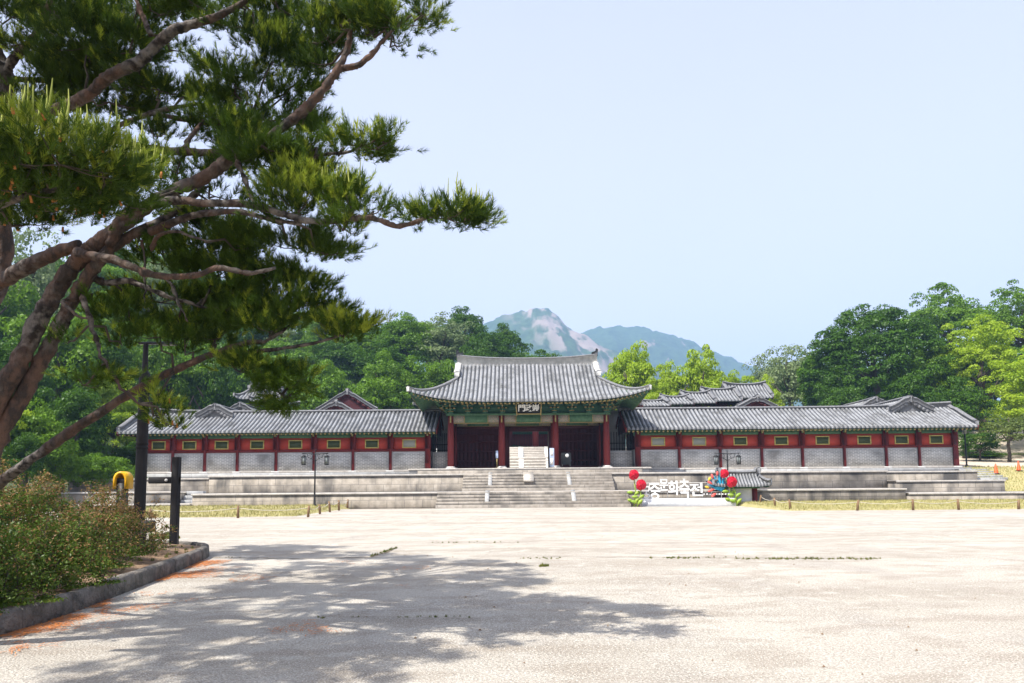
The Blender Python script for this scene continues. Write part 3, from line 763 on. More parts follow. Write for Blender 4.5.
# central stairs : lower flight and upper flight
steps(GX-6.05, GX+6.15, 43.9, 45.42, 0, .98, 5, 'wide lower flight of five granite steps in front of the gate')
steps(GX-4.6, GX+5.6, 46.9, 48.52, 1.0, 2.18, 6, 'wide upper flight of six granite steps leading to the gate platform')
steps(GX-7.9, GX+7.9, 49.35, 50.0, 2.2, 2.44, 1, 'long single grey stone step along the foot of the gate platform')
def cheek(x, yf, yb, z0, z1, label, w=.26):
    B = MB(); V = []
    for X in (x-w/2, x+w/2): V += [(X, yf-.25, z0-.2), (X, yf-.25, z0+.5), (X, yb, z1+.08), (X, yb, z0-.2)]
    B.add(V, [(0, 1, 2, 3), (7, 6, 5, 4), (0, 4, 5, 1), (1, 5, 6, 2), (2, 6, 7, 3), (3, 7, 4, 0)])
    o = B.build('stair_cheek', M['stone_grey']); tag(o, label, 'stair cheek', 'sloping stone cheeks dividing the central stairs')
cheek(GX-2.85, 44.5, 45.40, 0, 1.0, 'pale sloping stone divider on the left of the lower flight')
cheek(GX+2.65, 44.5, 45.40, 0, 1.0, 'pale sloping stone divider on the right of the lower flight')
cheek(GX-2.75, 47.55, 48.50, 1.0, 2.2, 'pale sloping stone divider on the left of the upper flight')
cheek(GX+2.62, 47.55, 48.50, 1.0, 2.2, 'pale sloping stone divider on the right of the upper flight')
# carved slab
B = MB(); x = GX-.12; V = []
for X in (x-.36, x+.34): V += [(X, 47.35, 1.6), (X, 47.3, 1.72), (X, 48.48, 2.27), (X, 48.5, 1.9)]
B.add(V, [(0, 1, 2, 3), (7, 6, 5, 4), (0, 4, 5, 1), (1, 5, 6, 2), (2, 6, 7, 3), (3, 7, 4, 0)])
o = B.build('carved_slab', M['coping']); tag(o, 'square pale carved stone slab set in the middle of the upper stairs', 'carved slab')
B = MB()
for k, (yy, zz) in enumerate(((47.5, 1.825), (47.8, 1.966), (48.1, 2.107))): B.box(x-.26, x+.24, yy, yy+.2, zz-.05, zz+.012)
B.build('carving', M['coping'], o)

# ------------------------------------------------------------------ corridors
def corridor(cols, xe_out, side, label, roofspec):
    """cols: world x of the columns in order from outer end to gate end"""
    y0 = 53.0; z0 = 2.42
    xa, xb = min(cols), max(cols)
    t = empty('corridor_building', ((xa+xb)/2, 55, z0), label, 'corridor building')
    B = MB(); B.box(xa-.75, xb+.75, 52.26, 57.8, 2.0, z0); B.build('footing', M['stone_grey'], t)
    B = MB(); B.bbox(xa-.55, xb+.4, 52.7, 57.4, z0, z0+.12, .015); B.build('sill_course', M['coping'], t)
    for i, x in enumerate(cols):
        end = i == len(cols)-1 or i == 0
        B = MB(); B.bbox(x-.21, x+.21, y0-.23, y0+.2, z0+1.72, z0+2.95, .03)
        w_ = .2 if end else .095
        B.bbox(x-w_, x+w_, y0-.2, y0+.15, z0+.13, z0+1.72, .015)
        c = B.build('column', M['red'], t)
        B = MB(); B.bbox(x-.3, x+.3, y0-.33, y0+.2, z0+.0, z0+.13, .015); B.build('column_base', M['marble'], c)
        B = MB(); B.box(x-.05, x+.05, y0-.42, y0-.1, z0+2.7, z0+2.95, 0); B.box(x-.06, x+.06, y0-.46, y0-.425, z0+2.72, z0+2.93, 1); B.build('bracket_tip', [M['green'], M['gold']], c)
    sc = sorted(cols)
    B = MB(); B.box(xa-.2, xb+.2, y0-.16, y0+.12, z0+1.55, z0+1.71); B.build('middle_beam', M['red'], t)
    B = MB(); B.box(xa-.3, xb+.3, y0-.14, y0+.14, z0+2.62, z0+2.9); B.box(xa-.3, xb+.3, y0-.2, y0+.2, z0+2.9, z0+3.02); B.build('top_beam', M['green'], t)
    for x0, x1 in zip(sc[:-1], sc[1:]):
        a, b = x0+.21, x1-.21
        B = MB(); B.box(a, b, y0-.05, y0+.05, z0+1.71, z0+2.62); B.build('red_panel', M['redpanel'], t)
        xm = (a+b)/2; ww, wh = .52, .33; zc = z0+2.14
        wf = MB()
        for q in ((xm-ww, xm+ww, zc+wh-.075, zc+wh), (xm-ww, xm+ww, zc-wh, zc-wh+.075), (xm-ww, xm-ww+.075, zc-wh+.075, zc+wh-.075), (xm+ww-.075, xm+ww, zc-wh+.075, zc+wh-.075)):
            wf.box(q[0], q[1], y0-.11, y0-.05, q[2], q[3])
        wd = wf.build('window', M['frameyellow'], t)
        near = (x1 > GX and x0 < 15.3 and side > 0) or (x0 > -9.5 and side < 0)
        pm = MB(); pm.box(xm-ww+.07, xm+ww-.07, y0-.075, y0-.052, zc-wh+.07, zc+wh-.07)
        for k in range(14):
            xx = xm-ww+.1+(2*ww-.2)*(k+.5)/14; pm.box(xx-.012, xx+.012, y0-.09, y0-.075, zc-wh+.07, zc+wh-.07)
        pm.build('pane', M['palepane'] if near else M['pane'], wd)
        # brick panel with mortar surround
        a, b = x0+.1, x1-.1
        B = MB(); B.box(a, b, y0-.1, y0+.1, z0+.12, z0+1.55); bp = B.build('brick_panel', M['mortar'], t)
        B = MB(); B.box(a+.12, b-.12, y0-.125, y0-.1, z0+.2, z0+1.42); B.build('brick_field', M['brick'], bp)
    # back and end walls
    B = MB(); B.box(xa, xb, 57.1, 57.25, z0+.12, z0+2.9); B.build('back_wall', M['mortar'], t)
    for x in (xa, xb):
        B = MB(); B.box(x-.1, x+.1, y0+.2, 57.1, z0+.12, z0+1.6, 0); B.box(x-.06, x+.06, y0+.2, 57.1, z0+1.6, z0+2.95, 1); B.build('end_wall', [M['mortar'], M['maroon']], t)
        B = MB(); B.bbox(x-.16, x+.16, 57.0, 57.3, z0, z0+2.95, .02); B.build('column', M['red'], t)
    return t
pxc = lambda px: (at(px, 460, 53).x)
colsL = [pxc(p) for p in (143.9, 173.5, 205.4, 237.9, 276.5, 314.4, 353.3, 390.6, 428)]
colsR = [pxc(p) for p in (637.8, 679, 720, 761.4, 802, 843.9, 885.6, 918.7, 955)]
RZ, ZE = 7.22, 5.5
cl = corridor(colsL, 0, -1, 'long tiled corridor with red panels and grey brick bays on the left of the gate', None)
cR = corridor(colsR, 0, 1, 'long tiled corridor with red panels and grey brick bays on the right of the gate', None)
def croof(t, xa, xb, outer):
    cx = (xa+xb)/2; h = (xb-xa)/2
    if outer < 0: L = (h, h); E = (h, h); sh = (1, 1)
    else: L = (h, h); E = (h, h); sh = (1, 1)
    tile_roof(t, (cx, 55.1), 0, L, E, 3.3, RZ, ZE, sh, .5, rib=.32, rr=.08, wallD=2.15, ridge_h=.34, ridge_w=.26, ridge_rise=.30, flare=.2, plaster=False, nrow=8, expo=1.1,
              flat_end=(1, 0) if outer > 0 else (0, 1))
croof(cl, -29.3, at(436, 430, 51.8).x, -1)
croof(cR, at(627, 430, 51.8).x, 34.6, 1)
# rear range running back from each corner, with its own front gable
def rear_range(x, x2, label, yback=76, w=2.6, yf=53.6, zr=8.35, ze=5.9):
    t = empty('rear_corridor', (x, (yf+yback)/2, 2.4), label, 'rear corridor')
    h = (yback-yf)/2
    tile_roof(t, (x, (yf+yback)/2), PI/2, (h, h), (h, h), w, zr, ze, (1, 1), 0, rib=.32, rr=.08, wallD=w-.5, flare=.1, ridge_h=.3, ridge_w=.24, ridge_rise=.1, plaster=False, nrow=6, rafters=False, expo=1.3, gable_mat=M['ridge_tile'])
    B = MB(); B.box(x-w+.6, x+w-.6, max(yf+.5, 58.2), yback-.3, 2.4, ze); B.build('wall', M['mortar'], t)
def xz(px, py, d): return at(px, py, d)
p = at(215, 402.5, 54.2); rear_range(p.x, 0, 'rear corridor whose small gable rises from the left corridor ridge, left of two', yf=54.2, zr=p.z-.3, ze=p.z-1.15, w=1.5)
p = at(240, 401, 66); rear_range(p.x, 0, 'rear corridor whose small gable shows behind the left corridor ridge, right of two', yf=66, yback=80, zr=p.z-.3, ze=p.z-1.5, w=1.9)
p = at(910, 394.5, 54.2); rear_range(p.x, 0, 'rear corridor whose small gable rises from the right corridor ridge near its end', yf=54.2, zr=p.z-.3, ze=p.z-1.3, w=1.8)
p = at(876, 395.5, 66); rear_range(p.x, 0, 'rear corridor whose gable shows behind the right corridor ridge, left of two', yf=66, yback=80, zr=p.z-.3, ze=p.z-1.7, w=2.4)

# low link walls between gate and corridors
for s, xa, xb in ((-1, colsL[-1]+.25, GX-6.1), (1, GX+6.1, colsR[0]-.25)):
    t = empty('link_wall', ((xa+xb)/2, 54, 2.4), 'short grey brick wall with iron bars above, closing the gap %s of the gate' % ('left' if s < 0 else 'right'), 'wall')
    B = MB(); B.box(xa, xb, 53.9, 54.1, 2.4, 3.95); B.build('wall_base', M['mortar'], t)
    B = MB(); B.box(xa+.05, xb-.05, 53.875, 53.9, 2.6, 3.8); B.build('brick_field', M['brick'], t)
    B = MB()
    n = 9
    for k in range(n):
        x = xa+(xb-xa)*(k+.5)/n; B.box(x-.02, x+.02, 53.98, 54.02, 3.95, 5.4)
    for z in (4.05, 4.5): B.box(xa, xb, 53.97, 54.03, z, z+.05)
    B.build('railing', M['black'], t)
    B = MB(); B.box(xa, xb, 57, 57.15, 2.4, 7.4); B.build('rear_screen', M['mortar'], t)

# ------------------------------------------------------------------ throne hall seen through the gate
t = empty('throne_hall', (GX, 92, 5.2), 'distant red hall with dark eaves seen through the open centre doorway of the gate', 'hall')
B = MB(); zt = at(530, 447, 84).z; B.box(GX-13, GX+13, 84.4, 100, 2.3, zt-.02)
B.build('base', M['stone_grey'], t)
for k, x in enumerate(np.linspace(-10, 10, 6)):
    B = MB(); B.lathe(GX+x-.3, 87.5, [(.42, zt), (.4, zt+4.2)], 14); B.build('column', M['red'], t, True)
B = MB(); B.box(GX-10, GX+10, 90.9, 91.1, zt+2.0, zt+5, 0); B.box(GX-10, GX+10, 90.9, 91.1, zt, zt+2.0, 1); B.box(GX-1.9, GX-1.2, 90.5, 90.85, zt, zt+4, 1)
for k in range(60): B.box(GX-10+k/3, GX-10+k/3+.06, 90.84, 90.89, zt, zt+2.0, 2)
B.build('wall', [M['greendark'], M['red'], M['maroon']], t)
tile_roof(t, (GX, 92), 0, (8, 8), (13, 13), 7.5, 13.4, zt+4.4, (.35, .35), .9, rib=.5, rr=.14, wallD=4.6, nrow=6, rafters=False)
t = empty('tiered_stairs', (GX, 80, 2.4), 'pale two-tier stone stairs in the courtyard seen through the gate doorway', 'stone stairs')
zm = at(530, 457, 81).z
for (ya, yb, za, zb) in ((79.0, 80.8, 2.4, zm), (82.2, 84.2, zm, zt)):
    B = MB(); n = 6
    for k in range(n): B.box(GX-9, GX+9, ya+(yb-ya)*k/n, 84.38, za+(zb-za)*k/n, za+(zb-za)*(k+1)/n)
    B.build('flight', M['coping'], t)
    for xx in (-2.7, -.2, 2.9, -6, 6):
        B = MB(); B.add([(GX+xx-.28, ya-.3, za), (GX+xx-.28, ya-.3, za+.2), (GX+xx-.28, yb, zb+.05), (GX+xx-.28, yb, za), (GX+xx+.28, ya-.3, za), (GX+xx+.28, ya-.3, za+.2), (GX+xx+.28, yb, zb+.05), (GX+xx+.28, yb, za)],
              [(0, 1, 2, 3), (7, 6, 5, 4), (0, 4, 5, 1), (1, 5, 6, 2), (2, 6, 7, 3), (3, 7, 4, 0)]); B.build('cheek', M['white'], t)
# pavilion glimpsed left part of doorway
# ------------------------------------------------------------------ roofs behind the corridors
def small_hall(px0, px1, py_r, py_e, d, label, hip=.35, rise=.2, D=2.6, rz=0, gm='maroon', name='tiled_hall', inset=1.2):
    a = at(px0, py_e, d-D); b = at(px1, py_e, d-D); zr = at((px0+px1)/2, py_r, d).z-.2; ze = (a.z+b.z)/2
    h = (b.x-a.x)/2; cx = (a.x+b.x)/2
    t = empty(name, (cx, d, 2.5), label, 'tiled hall')
    L = h-inset if hip < 1 else h
    tile_roof(t, (cx, d), rz, (L, L), (h, h), D, zr, ze, (hip, hip), .25, flare=.1, rib=.32, rr=.085, wallD=D-1, nrow=7, rafters=False, plaster=False, ridge_h=.35, ridge_w=.28, ridge_rise=rise, gable_mat=M[gm])
    B = MB(); B.box(cx-h+1.1, cx+h-1.1, d-D+1, d+D-1, 2.3, ze-.1); B.build('wall', M[gm], t)
    return t
small_hall(235, 258, 384, 398, 72, 'small grey hipped roof building behind the left corridor, partly hidden by the pine', inset=.8, D=2.2)
small_hall(249, 282, 388.5, 401, 66, 'lower dark tiled building beside the small hipped one, behind the left corridor', inset=.8, D=2.4)
def gable_hall(px, py, d, w, label, back=14, drop=None, gm='maroon'):
    p = at(px, py, d)
    t = empty('gabled_hall', (p.x, d+back/2, 2.4), label, 'gabled hall')
    tile_roof(t, (p.x, d+back/2), PI/2, (back/2, back/2), (back/2, back/2), w, p.z-.25, p.z-.25-drop, (1, 1), 0, rib=.32, rr=.085, wallD=w-.5, nrow=7, rafters=False, plaster=False, ridge_h=.3, ridge_w=.28, expo=1.12, gable_mat=M[gm])
    B = MB(); B.box(p.x-w+.8, p.x+w-.8, d+.6, d+back-.6, 2.3, p.z-.3-drop); B.build('wall', M[gm], t)
gable_hall(347, 389.5, 72, 3.3, 'larger dark red gable end facing the plaza behind the left corridor', drop=2.1)
gable_hall(336, 400.5, 64, 2.2, 'small low gable in front of the larger dark red gable, behind the left corridor', drop=1.3)
gable_hall(757, 396, 63, 1.9, 'small low gable just behind the right corridor ridge, below the stepped roofs', drop=1.0)
cas = [(643, 670, 399.5, 405, 66, 'lowest and leftmost'), (666, 694, 395.5, 403, 67.5, 'second lowest'), (687, 716, 391.5, 402, 69, 'middle'), (708, 742, 388, 400, 70.5, 'second highest'), (731, 773, 383, 397, 72, 'highest and rightmost')]
for a, b, r, e, d, nm in cas:
    o = small_hall(a, b, r, e, d, nm+' of the five stepped tiled roofs climbing behind the right corridor', hip=1, rise=.25, D=2.2, name='stepped_corridor')
    o['category'] = 'tiled corridor'; o['group'] = 'stepped corridor roofs behind the right corridor'

# ------------------------------------------------------------------ things standing round the gate
t = empty('banner_stand', (at(552, 466, 51.2).x, 51.2, PZ-.02), 'upright pale blue banner standing right of the gate doorway', 'banner')
p = t.location
B = MB(); B.bbox(p.x-.17, p.x+.17, 51.17, 51.21, p.z+.08, p.z+1.45, .01); b_ = B.build('banner_panel', M['blueboard'], t)
B = MB(); B.box(p.x-.1, p.x+.1, 51.155, 51.168, p.z+.9, p.z+1.2); B.box(p.x-.1, p.x+.1, 51.155, 51.168, p.z+.25, p.z+.7); B.build('printed_panel', M['white'], b_)
B = MB(); B.bbox(p.x-.2, p.x+.2, 51.05, 51.35, p.z, p.z+.05, .01); B.box(p.x-.015, p.x+.015, 51.22, 51.25, p.z, p.z+1.4); B.build('base', M['black'], t)
t = empty('notice_stand', (at(567, 466, 51.3).x, 51.3, PZ-.02), 'black low notice stand with a round white disc beside the right centre column', 'notice stand')
p = t.location
B = MB(); B.bbox(p.x-.42, p.x+.3, 51.28, 51.34, p.z+.25, p.z+1.1, .01); B.box(p.x-.36, p.x-.3, 51.25, 51.37, p.z, p.z+.25); B.box(p.x+.2, p.x+.26, 51.25, 51.37, p.z, p.z+.25); o = B.build('stand_panel', M['black'], t)
B = MB(); B.lathe(0, 0, [(.13, 0), (.13, .02)], 20); B.V = [(p.x+.02+v[0], 51.28-v[2], p.z+.9+v[1]) for v in B.V]; B.build('disc', M['white'], t)
t = empty('notice_board', (at(497, 466, 51.4).x, 51.4, PZ-.02), 'narrow white notice leaning beside the left centre column of the gate', 'notice')
p = t.location
B = MB(); B.bbox(p.x-.09, p.x+.09, 51.36, 51.4, p.z+.75, p.z+1.3, .008); B.build('panel', M['blueboard'], t)
B = MB(); B.box(p.x-.02, p.x+.02, 51.4, 51.43, p.z, p.z+1.25); B.box(p.x-.15, p.x+.15, 51.35, 51.5, p.z, p.z+.04); B.box(p.x-.04, p.x+.04, 51.35, 51.38, p.z+.35, p.z+.7); B.build('post', M['gold'], t)

# lamp posts with two lanterns
def lamp2(px, base_py, d, label, h=3.55, z=None):
    p = at(px, base_py, d); p.z = z if z is not None else max(p.z, 0)
    t = empty('street_lamp', p, label, 'street lamp', 'two-lantern street lamps before the terraces')
    B = MB(); B.lathe(p.x, p.y, [(.13, p.z-.05), (.13, p.z+.12), (.07, p.z+.2), (.055, p.z+.9), (.04, p.z+h-.2), (.03, p.z+h)], 10)
    B.tube([(p.x, p.y, p.z+h), (p.x, p.y, p.z+h+.22)], [.03, .005], 6); B.build('pole', M['black'], t)
    B = MB()
    for s in (-1, 1):
        B.tube([(p.x, p.y, p.z+h-.1), (p.x+s*.4, p.y, p.z+h-.08), (p.x+s*.82, p.y, p.z+h-.06)], .028, 6)
        B.tube([(p.x, p.y, p.z+h-.55), (p.x+s*.18, p.y, p.z+h-.42), (p.x+s*.45, p.y, p.z+h-.3), (p.x+s*.5, p.y, p.z+h-.1)], .02, 6)
        B.tube([(p.x+s*.25, p.y, p.z+h-.38), (p.x+s*.15, p.y, p.z+h-.2), (p.x+s*.3, p.y, p.z+h-.1)], .015, 5)
        B.box(p.x+s*.72-.01, p.x+s*.72+.01, p.y-.01, p.y+.01, p.z+h-.18, p.z+h-.06)
    B.build('arm', M['black'], t)
    for s in (-1, 1):
        x = p.x+s*.72; zt_ = p.z+h-.18; B = MB()
        B.lathe(x, p.y, [(.02, zt_+.02), (.19, zt_-.08), (.17, zt_-.10)], 6); B.lathe(x, p.y, [(.12, zt_-.62), (.14, zt_-.56)], 6)
        for k in range(6):
            c, s2 = math.cos(k*PI/3), math.sin(k*PI/3); B.tube([(x+.16*c, p.y+.16*s2, zt_-.1), (x+.13*c, p.y+.13*s2, zt_-.58)], .014, 4)
        ln = B.build('lantern', M['black'], t)
        B = MB(); B.lathe(x, p.y, [(.11, zt_-.56), (.135, zt_-.11)], 6); B.build('lantern_glass', M['glass'], ln)
lamp2(314.5, 503, 44, 'black street lamp with two hanging lanterns standing on the left lawn', z=.15, h=3.4)
lamp2(729, 506, 45.0, 'black street lamp with two hanging lanterns behind the festival sign and tiled notice board', z=.05, h=3.35)
p = at(967, 470, 53.6); p.z = 2.4
t = empty('street_lamp', p, 'slim dark lamp post at the far right end of the right corridor', 'street lamp')
B = MB(); B.lathe(p.x, p.y, [(.11, p.z-.1), (.1, p.z+.15), (.06, p.z+.3), (.05, p.z+2.6)], 8); B.build('pole', M['black'], t)
B = MB(); B.lathe(p.x, p.y, [(.1, p.z+2.6), (.16, p.z+3.0), (.2, p.z+3.02), (.03, p.z+3.2)], 8); B.build('lantern', M['glass'], t)

# ------------------------------------------------------------------ festival sign
sx0 = at(641, 507, 44.3).x; sx1 = at(736, 507, 44.3).x; yS = 44.3
t = empty('festival_sign', ((sx0+sx1)/2, yS, 0), 'white festival sign with raised Korean letters on a long white box base', 'sign')
B = MB(); B.bbox(sx0+.0, sx1, yS-.35, yS+.35, .0, .5, .02); B.build('base', M['white'], t)
B = MB()
for px in (650, 668, 690, 703, 712, 722, 730): x = at(px, 500, yS).x; B.box(x-.02, x+.02, yS+.08, yS+.12, .5, 1.5)
for z in (.86, 1.45): B.box(sx0+.2, sx1-.3, yS+.06, yS+.12, z, z+.04)
B.build('support_frame', M['marble'], t)
for ch, x0, x1, y0, y1 in (('궁', 642, 650.5, 486, 498.5), ('중', 649, 660, 483, 499.5), ('문', 659.4, 668, 479, 490.5), ('화', 668, 679, 480.6, 495.2), ('축', 679.5, 689, 478.8, 497.8), ('전', 689.6, 702.4, 483, 496)):
    V, Fc = text_mesh(ch, 1., .05, .014)
    a = at(x0, y1, yS); b = at(x1, y0, yS); mn = V.min(0); mx = V.max(0)
    X = a.x+(V[:, 0]-mn[0])/(mx[0]-mn[0])*(b.x-a.x); Z = a.z+(V[:, 1]-mn[1])/(mx[1]-mn[1])*(b.z-a.z)
    mesh_np('letter', np.stack([X, yS-.02-V[:, 2]*1.4, Z], 1), Fc, M['white'], t)
# emblem: fan of cyan strokes and coral petals
def petal(B, cx, cz, ang, l, w, y, m=0, th=.03):
    V = []; d = (math.cos(ang), math.sin(ang)); q = (-d[1], d[0])
    pr = [(0, .12), (.3, .8), (.6, 1), (.85, .6), (1, 0), (.85, -.6), (.6, -1), (.3, -.8), (0, -.12)]
    for yy in (y-th, y+th): V += [(cx+d[0]*l*a+q[0]*w*b/2, yy, cz+d[1]*l*a+q[1]*w*b/2) for a, b in pr]
    k = len(pr); B.add(V, [tuple(range(k))[::-1], tuple(range(k, 2*k))]+[(i, (i+1) % k, k+(i+1) % k, k+i) for i in range(k)], m)
B = MB(); ex, ez = at(722, 492, yS).x, at(722, 492, yS).z
for k, (a, l) in enumerate(((100, 1.2), (118, 1.15), (136, 1.05), (152, .95), (80, 1.05), (62, .8))): petal(B, ex, ez+.05, math.radians(a), l, .17, yS-.02+.01*k, 0)
for px, py, a, l, m_ in ((712, 484, 150, .35, 1), (714, 489, 200, .45, 1), (713, 479, 110, .35, 1), (716, 493, 215, .4, 1), (708, 481, 60, .3, 2), (709, 488, 160, .3, 2), (717, 476, 90, .3, 1)):
    q = at(px, py, yS); petal(B, q.x, q.z, math.radians(a), l, .16, yS-.08, m_)
for k in range(10): 
    q = at(704+k*3.1, 494.2, yS); B.box(q.x-.06, q.x+.06, yS-.03, yS, q.z-.04, q.z+.04, 3)
B.build('emblem', [M['cyan'], M['coral'], M['petal_y'], M['white']], t)

def rose(px, py, d, r, label, ground=(0, 0), stemtop=None):
    p = at(px, py, d); g = at(ground[0], ground[1], d); g.z = 0
    t = empty('giant_rose', (g.x, g.y, 0), label, 'rose prop', 'giant red rose props at the festival sign')
    B = MB(); rg_ = np.random.default_rng(int(px)); nP = 26
    for k in range(nP):
        f = (k+.5)/nP; ph = math.acos(1-1.75*f); th = k*2.39996
        ax = np.array([math.sin(ph)*math.cos(th), math.sin(ph)*math.sin(th), math.cos(ph)]); ax = ax+np.array([0, -.25, 0]); ax /= np.linalg.norm(ax)
        u = np.cross(ax, [.3, .2, 1.]); u /= np.linalg.norm(u); v = np.cross(ax, u); R = r*(.80+.16*f); sp = .42+.24*f; V = []
        for i in range(5):
            for j in range(8):
                q = sp*i/4; a = 2*PI*j/8; dr = ax*math.cos(q)+(u*math.cos(a)+v*math.sin(a))*math.sin(q)
                lift = 1+.20*(i/4)**2*(1 if math.sin(a+k) > -.3 else -.3)
                V.append(np.array([p.x, p.y, p.z])+dr*R*lift*np.array([.95, .95, 1.02]))
        B.add(V, [(i*8+j, i*8+(j+1) % 8, (i+1)*8+(j+1) % 8, (i+1)*8+j) for i in range(4) for j in range(8)])
    B.lathe(p.x, p.y, [(.02, p.z-r*.8), (r*.55, p.z-r*.55), (r*.74, p.z), (r*.5, p.z+r*.55), (.02, p.z+r*.74)], 12)
    bl = B.build('bloom', M['rose'], t, True); 
    B = MB(); mid = Vector(((g.x+p.x)/2+.1, p.y, p.z*.5)); B.tube([(g.x, p.y, 0), mid, p-Vector((0, 0, r*.7))], [.04, .035, .03], 6); B.build('stem', M['leafprop'], t)
    for k, (f, a) in enumerate(((.10, .5), (.16, 2.5), (.36, .3), (.44, 2.8))):
        q = Vector((g.x, p.y, 0)).lerp(p, f); B = MB(); petal(B, q.x, q.z, a+.3, .46, .22, q.y-.06, 0, .012); B.build('leaf', M['leafprop'], t)
rose(633.8, 474.5, 44.0, .32, 'upper giant red rose of the pair on the left end of the festival sign', (634, 507))
rose(641.0, 484.5, 43.8, .33, 'lower giant red rose of the pair on the left end of the festival sign', (637, 507))
rose(724.3, 473.3, 44.0, .27, 'smaller upper giant red rose on the right end of the festival sign', (733, 507))
rose(731.6, 481.5, 43.8, .33, 'larger lower giant red rose on the right end of the festival sign', (737, 507))
# floral ball at the right foot
# ------------------------------------------------------------------ tiled notice board
a = at(717, 506, 45.15); b = at(757, 506, 45.15); cx = at(739, 500, 44.95).x
t = empty('roofed_notice_board', (cx, 45.0, 0), 'notice board under its own small tiled roof, standing behind the festival sign', 'notice board')
y = 44.95
for x in (at(724, 500, y).x, at(754.5, 500, y).x):
    B = MB(); B.bbox(x-.16, x+.16, y-.14, y+.14, 0, 1.5, .02); B.build('post', M['red'], t)
x0 = at(724, 500, y).x+.16; x1 = at(754.5, 500, y).x-.16
B = MB(); B.bbox(x0, x1, y-.05, y+.05, .12, 1.3, .01); o = B.build('board', M['white'], t)
zr = at(739, 469.5, y).z; ze = at(739, 483, y).z; hw = at(766, 480, y).x-cx
tile_roof(t, (cx, y), 0, (hw-.5, hw-.5), (hw, hw), .75, zr-.2, ze-.12, (.35, .35), .08, flare=.05, rib=.2, rr=.055, wallD=.3, nrow=5, rafters=False, plaster=False, ridge_h=.26, ridge_w=.2, ridge_rise=.05)
B = MB(); B.box(cx-hw+.5, cx+hw-.5, y-.3, y+.3, ze-.35, ze-.2); B.build('top_beam', M['green'], t)

# ------------------------------------------------------------------ stakes and ropes
def fence(pts, name, side, h=.5, seed=0):
    pts = [Vector(q) for q in pts]; r = np.random.default_rng(seed); tops = []
    ords = ['first', 'second', 'third', 'fourth', 'fifth', 'sixth', 'seventh', 'eighth', 'ninth']
    for i, p in enumerate(pts):
        B = MB(); tx, ty = r.normal(0, .03, 2); hh = h*r.uniform(.9, 1.1)
        B.tube([(p.x, p.y, p.z-.1), (p.x+tx*.5, p.y+ty*.5, p.z+hh*.6), (p.x+tx, p.y+ty, p.z+hh)], [.065, .062, .05], 8)
        o = B.build('wooden_stake', M['wood'])
        tag(o, '%s stubby wooden stake from the left along the %s' % (ords[i], side), 'stake', 'wooden stakes roping off the lawns'); tops.append(Vector((p.x+tx, p.y+ty, p.z+hh*.8)))
    B = MB()
    for a, b in zip(tops[:-1], tops[1:]):
        B.tube([a+(b-a)*s-Vector((0, 0, .12*4*s*(1-s))) for s in np.linspace(0, 1, 7)], .016, 5)
    o = B.build('rope', M['rope']); tag(o, 'pale slack rope strung between the stakes of the %s' % side, 'rope')
g = lambda px, py, d, z=0: Vector((at(px, py, d).x, d, z))
fence([g(150, 517, 33.5, .04), g(238, 517, 33.5, .04), g(308, 517, 33.8, .04), g(320, 512, 37, .06), g(330, 509, 39.5, .08), g(339, 507, 41.8, .1), g(347.5, 506, 44, .15)], 'l', 'left lawn')
fence([g(760, 505, 43.5, .15), g(775, 508, 40, .1), g(790.7, 512, 37.2, .05), g(857.4, 514, 36.2, .04), g(913.4, 514, 36.2, .04), g(959, 514, 36.2, .04), g(1019, 514, 36.2, .04)], 'r', 'right lawn', seed=3)

# traffic cones
for px, py, d, nm in ((996.3, 474.5, 51, 'left'), (1019, 472.5, 51.6, 'right')):
    p = at(px, py, d); p.z = float(.15+2.3*sm((d-45.5)/8))+.01
    t = empty('traffic_cone', p, nm+' one of two small orange traffic cones on the grass edge by the right trees', 'traffic cone', 'orange cones on the path')
    B = MB(); B.lathe(p.x, p.y, [(.15, p.z+.04), (.14, p.z+.06), (.035, p.z+.72), (.02, p.z+.73)], 14); B.build('cone', M['orange'], t, True)
    B = MB(); B.bbox(p.x-.2, p.x+.2, p.y-.2, p.y+.2, p.z, p.z+.04, .01); B.build('base', M['black'], t)

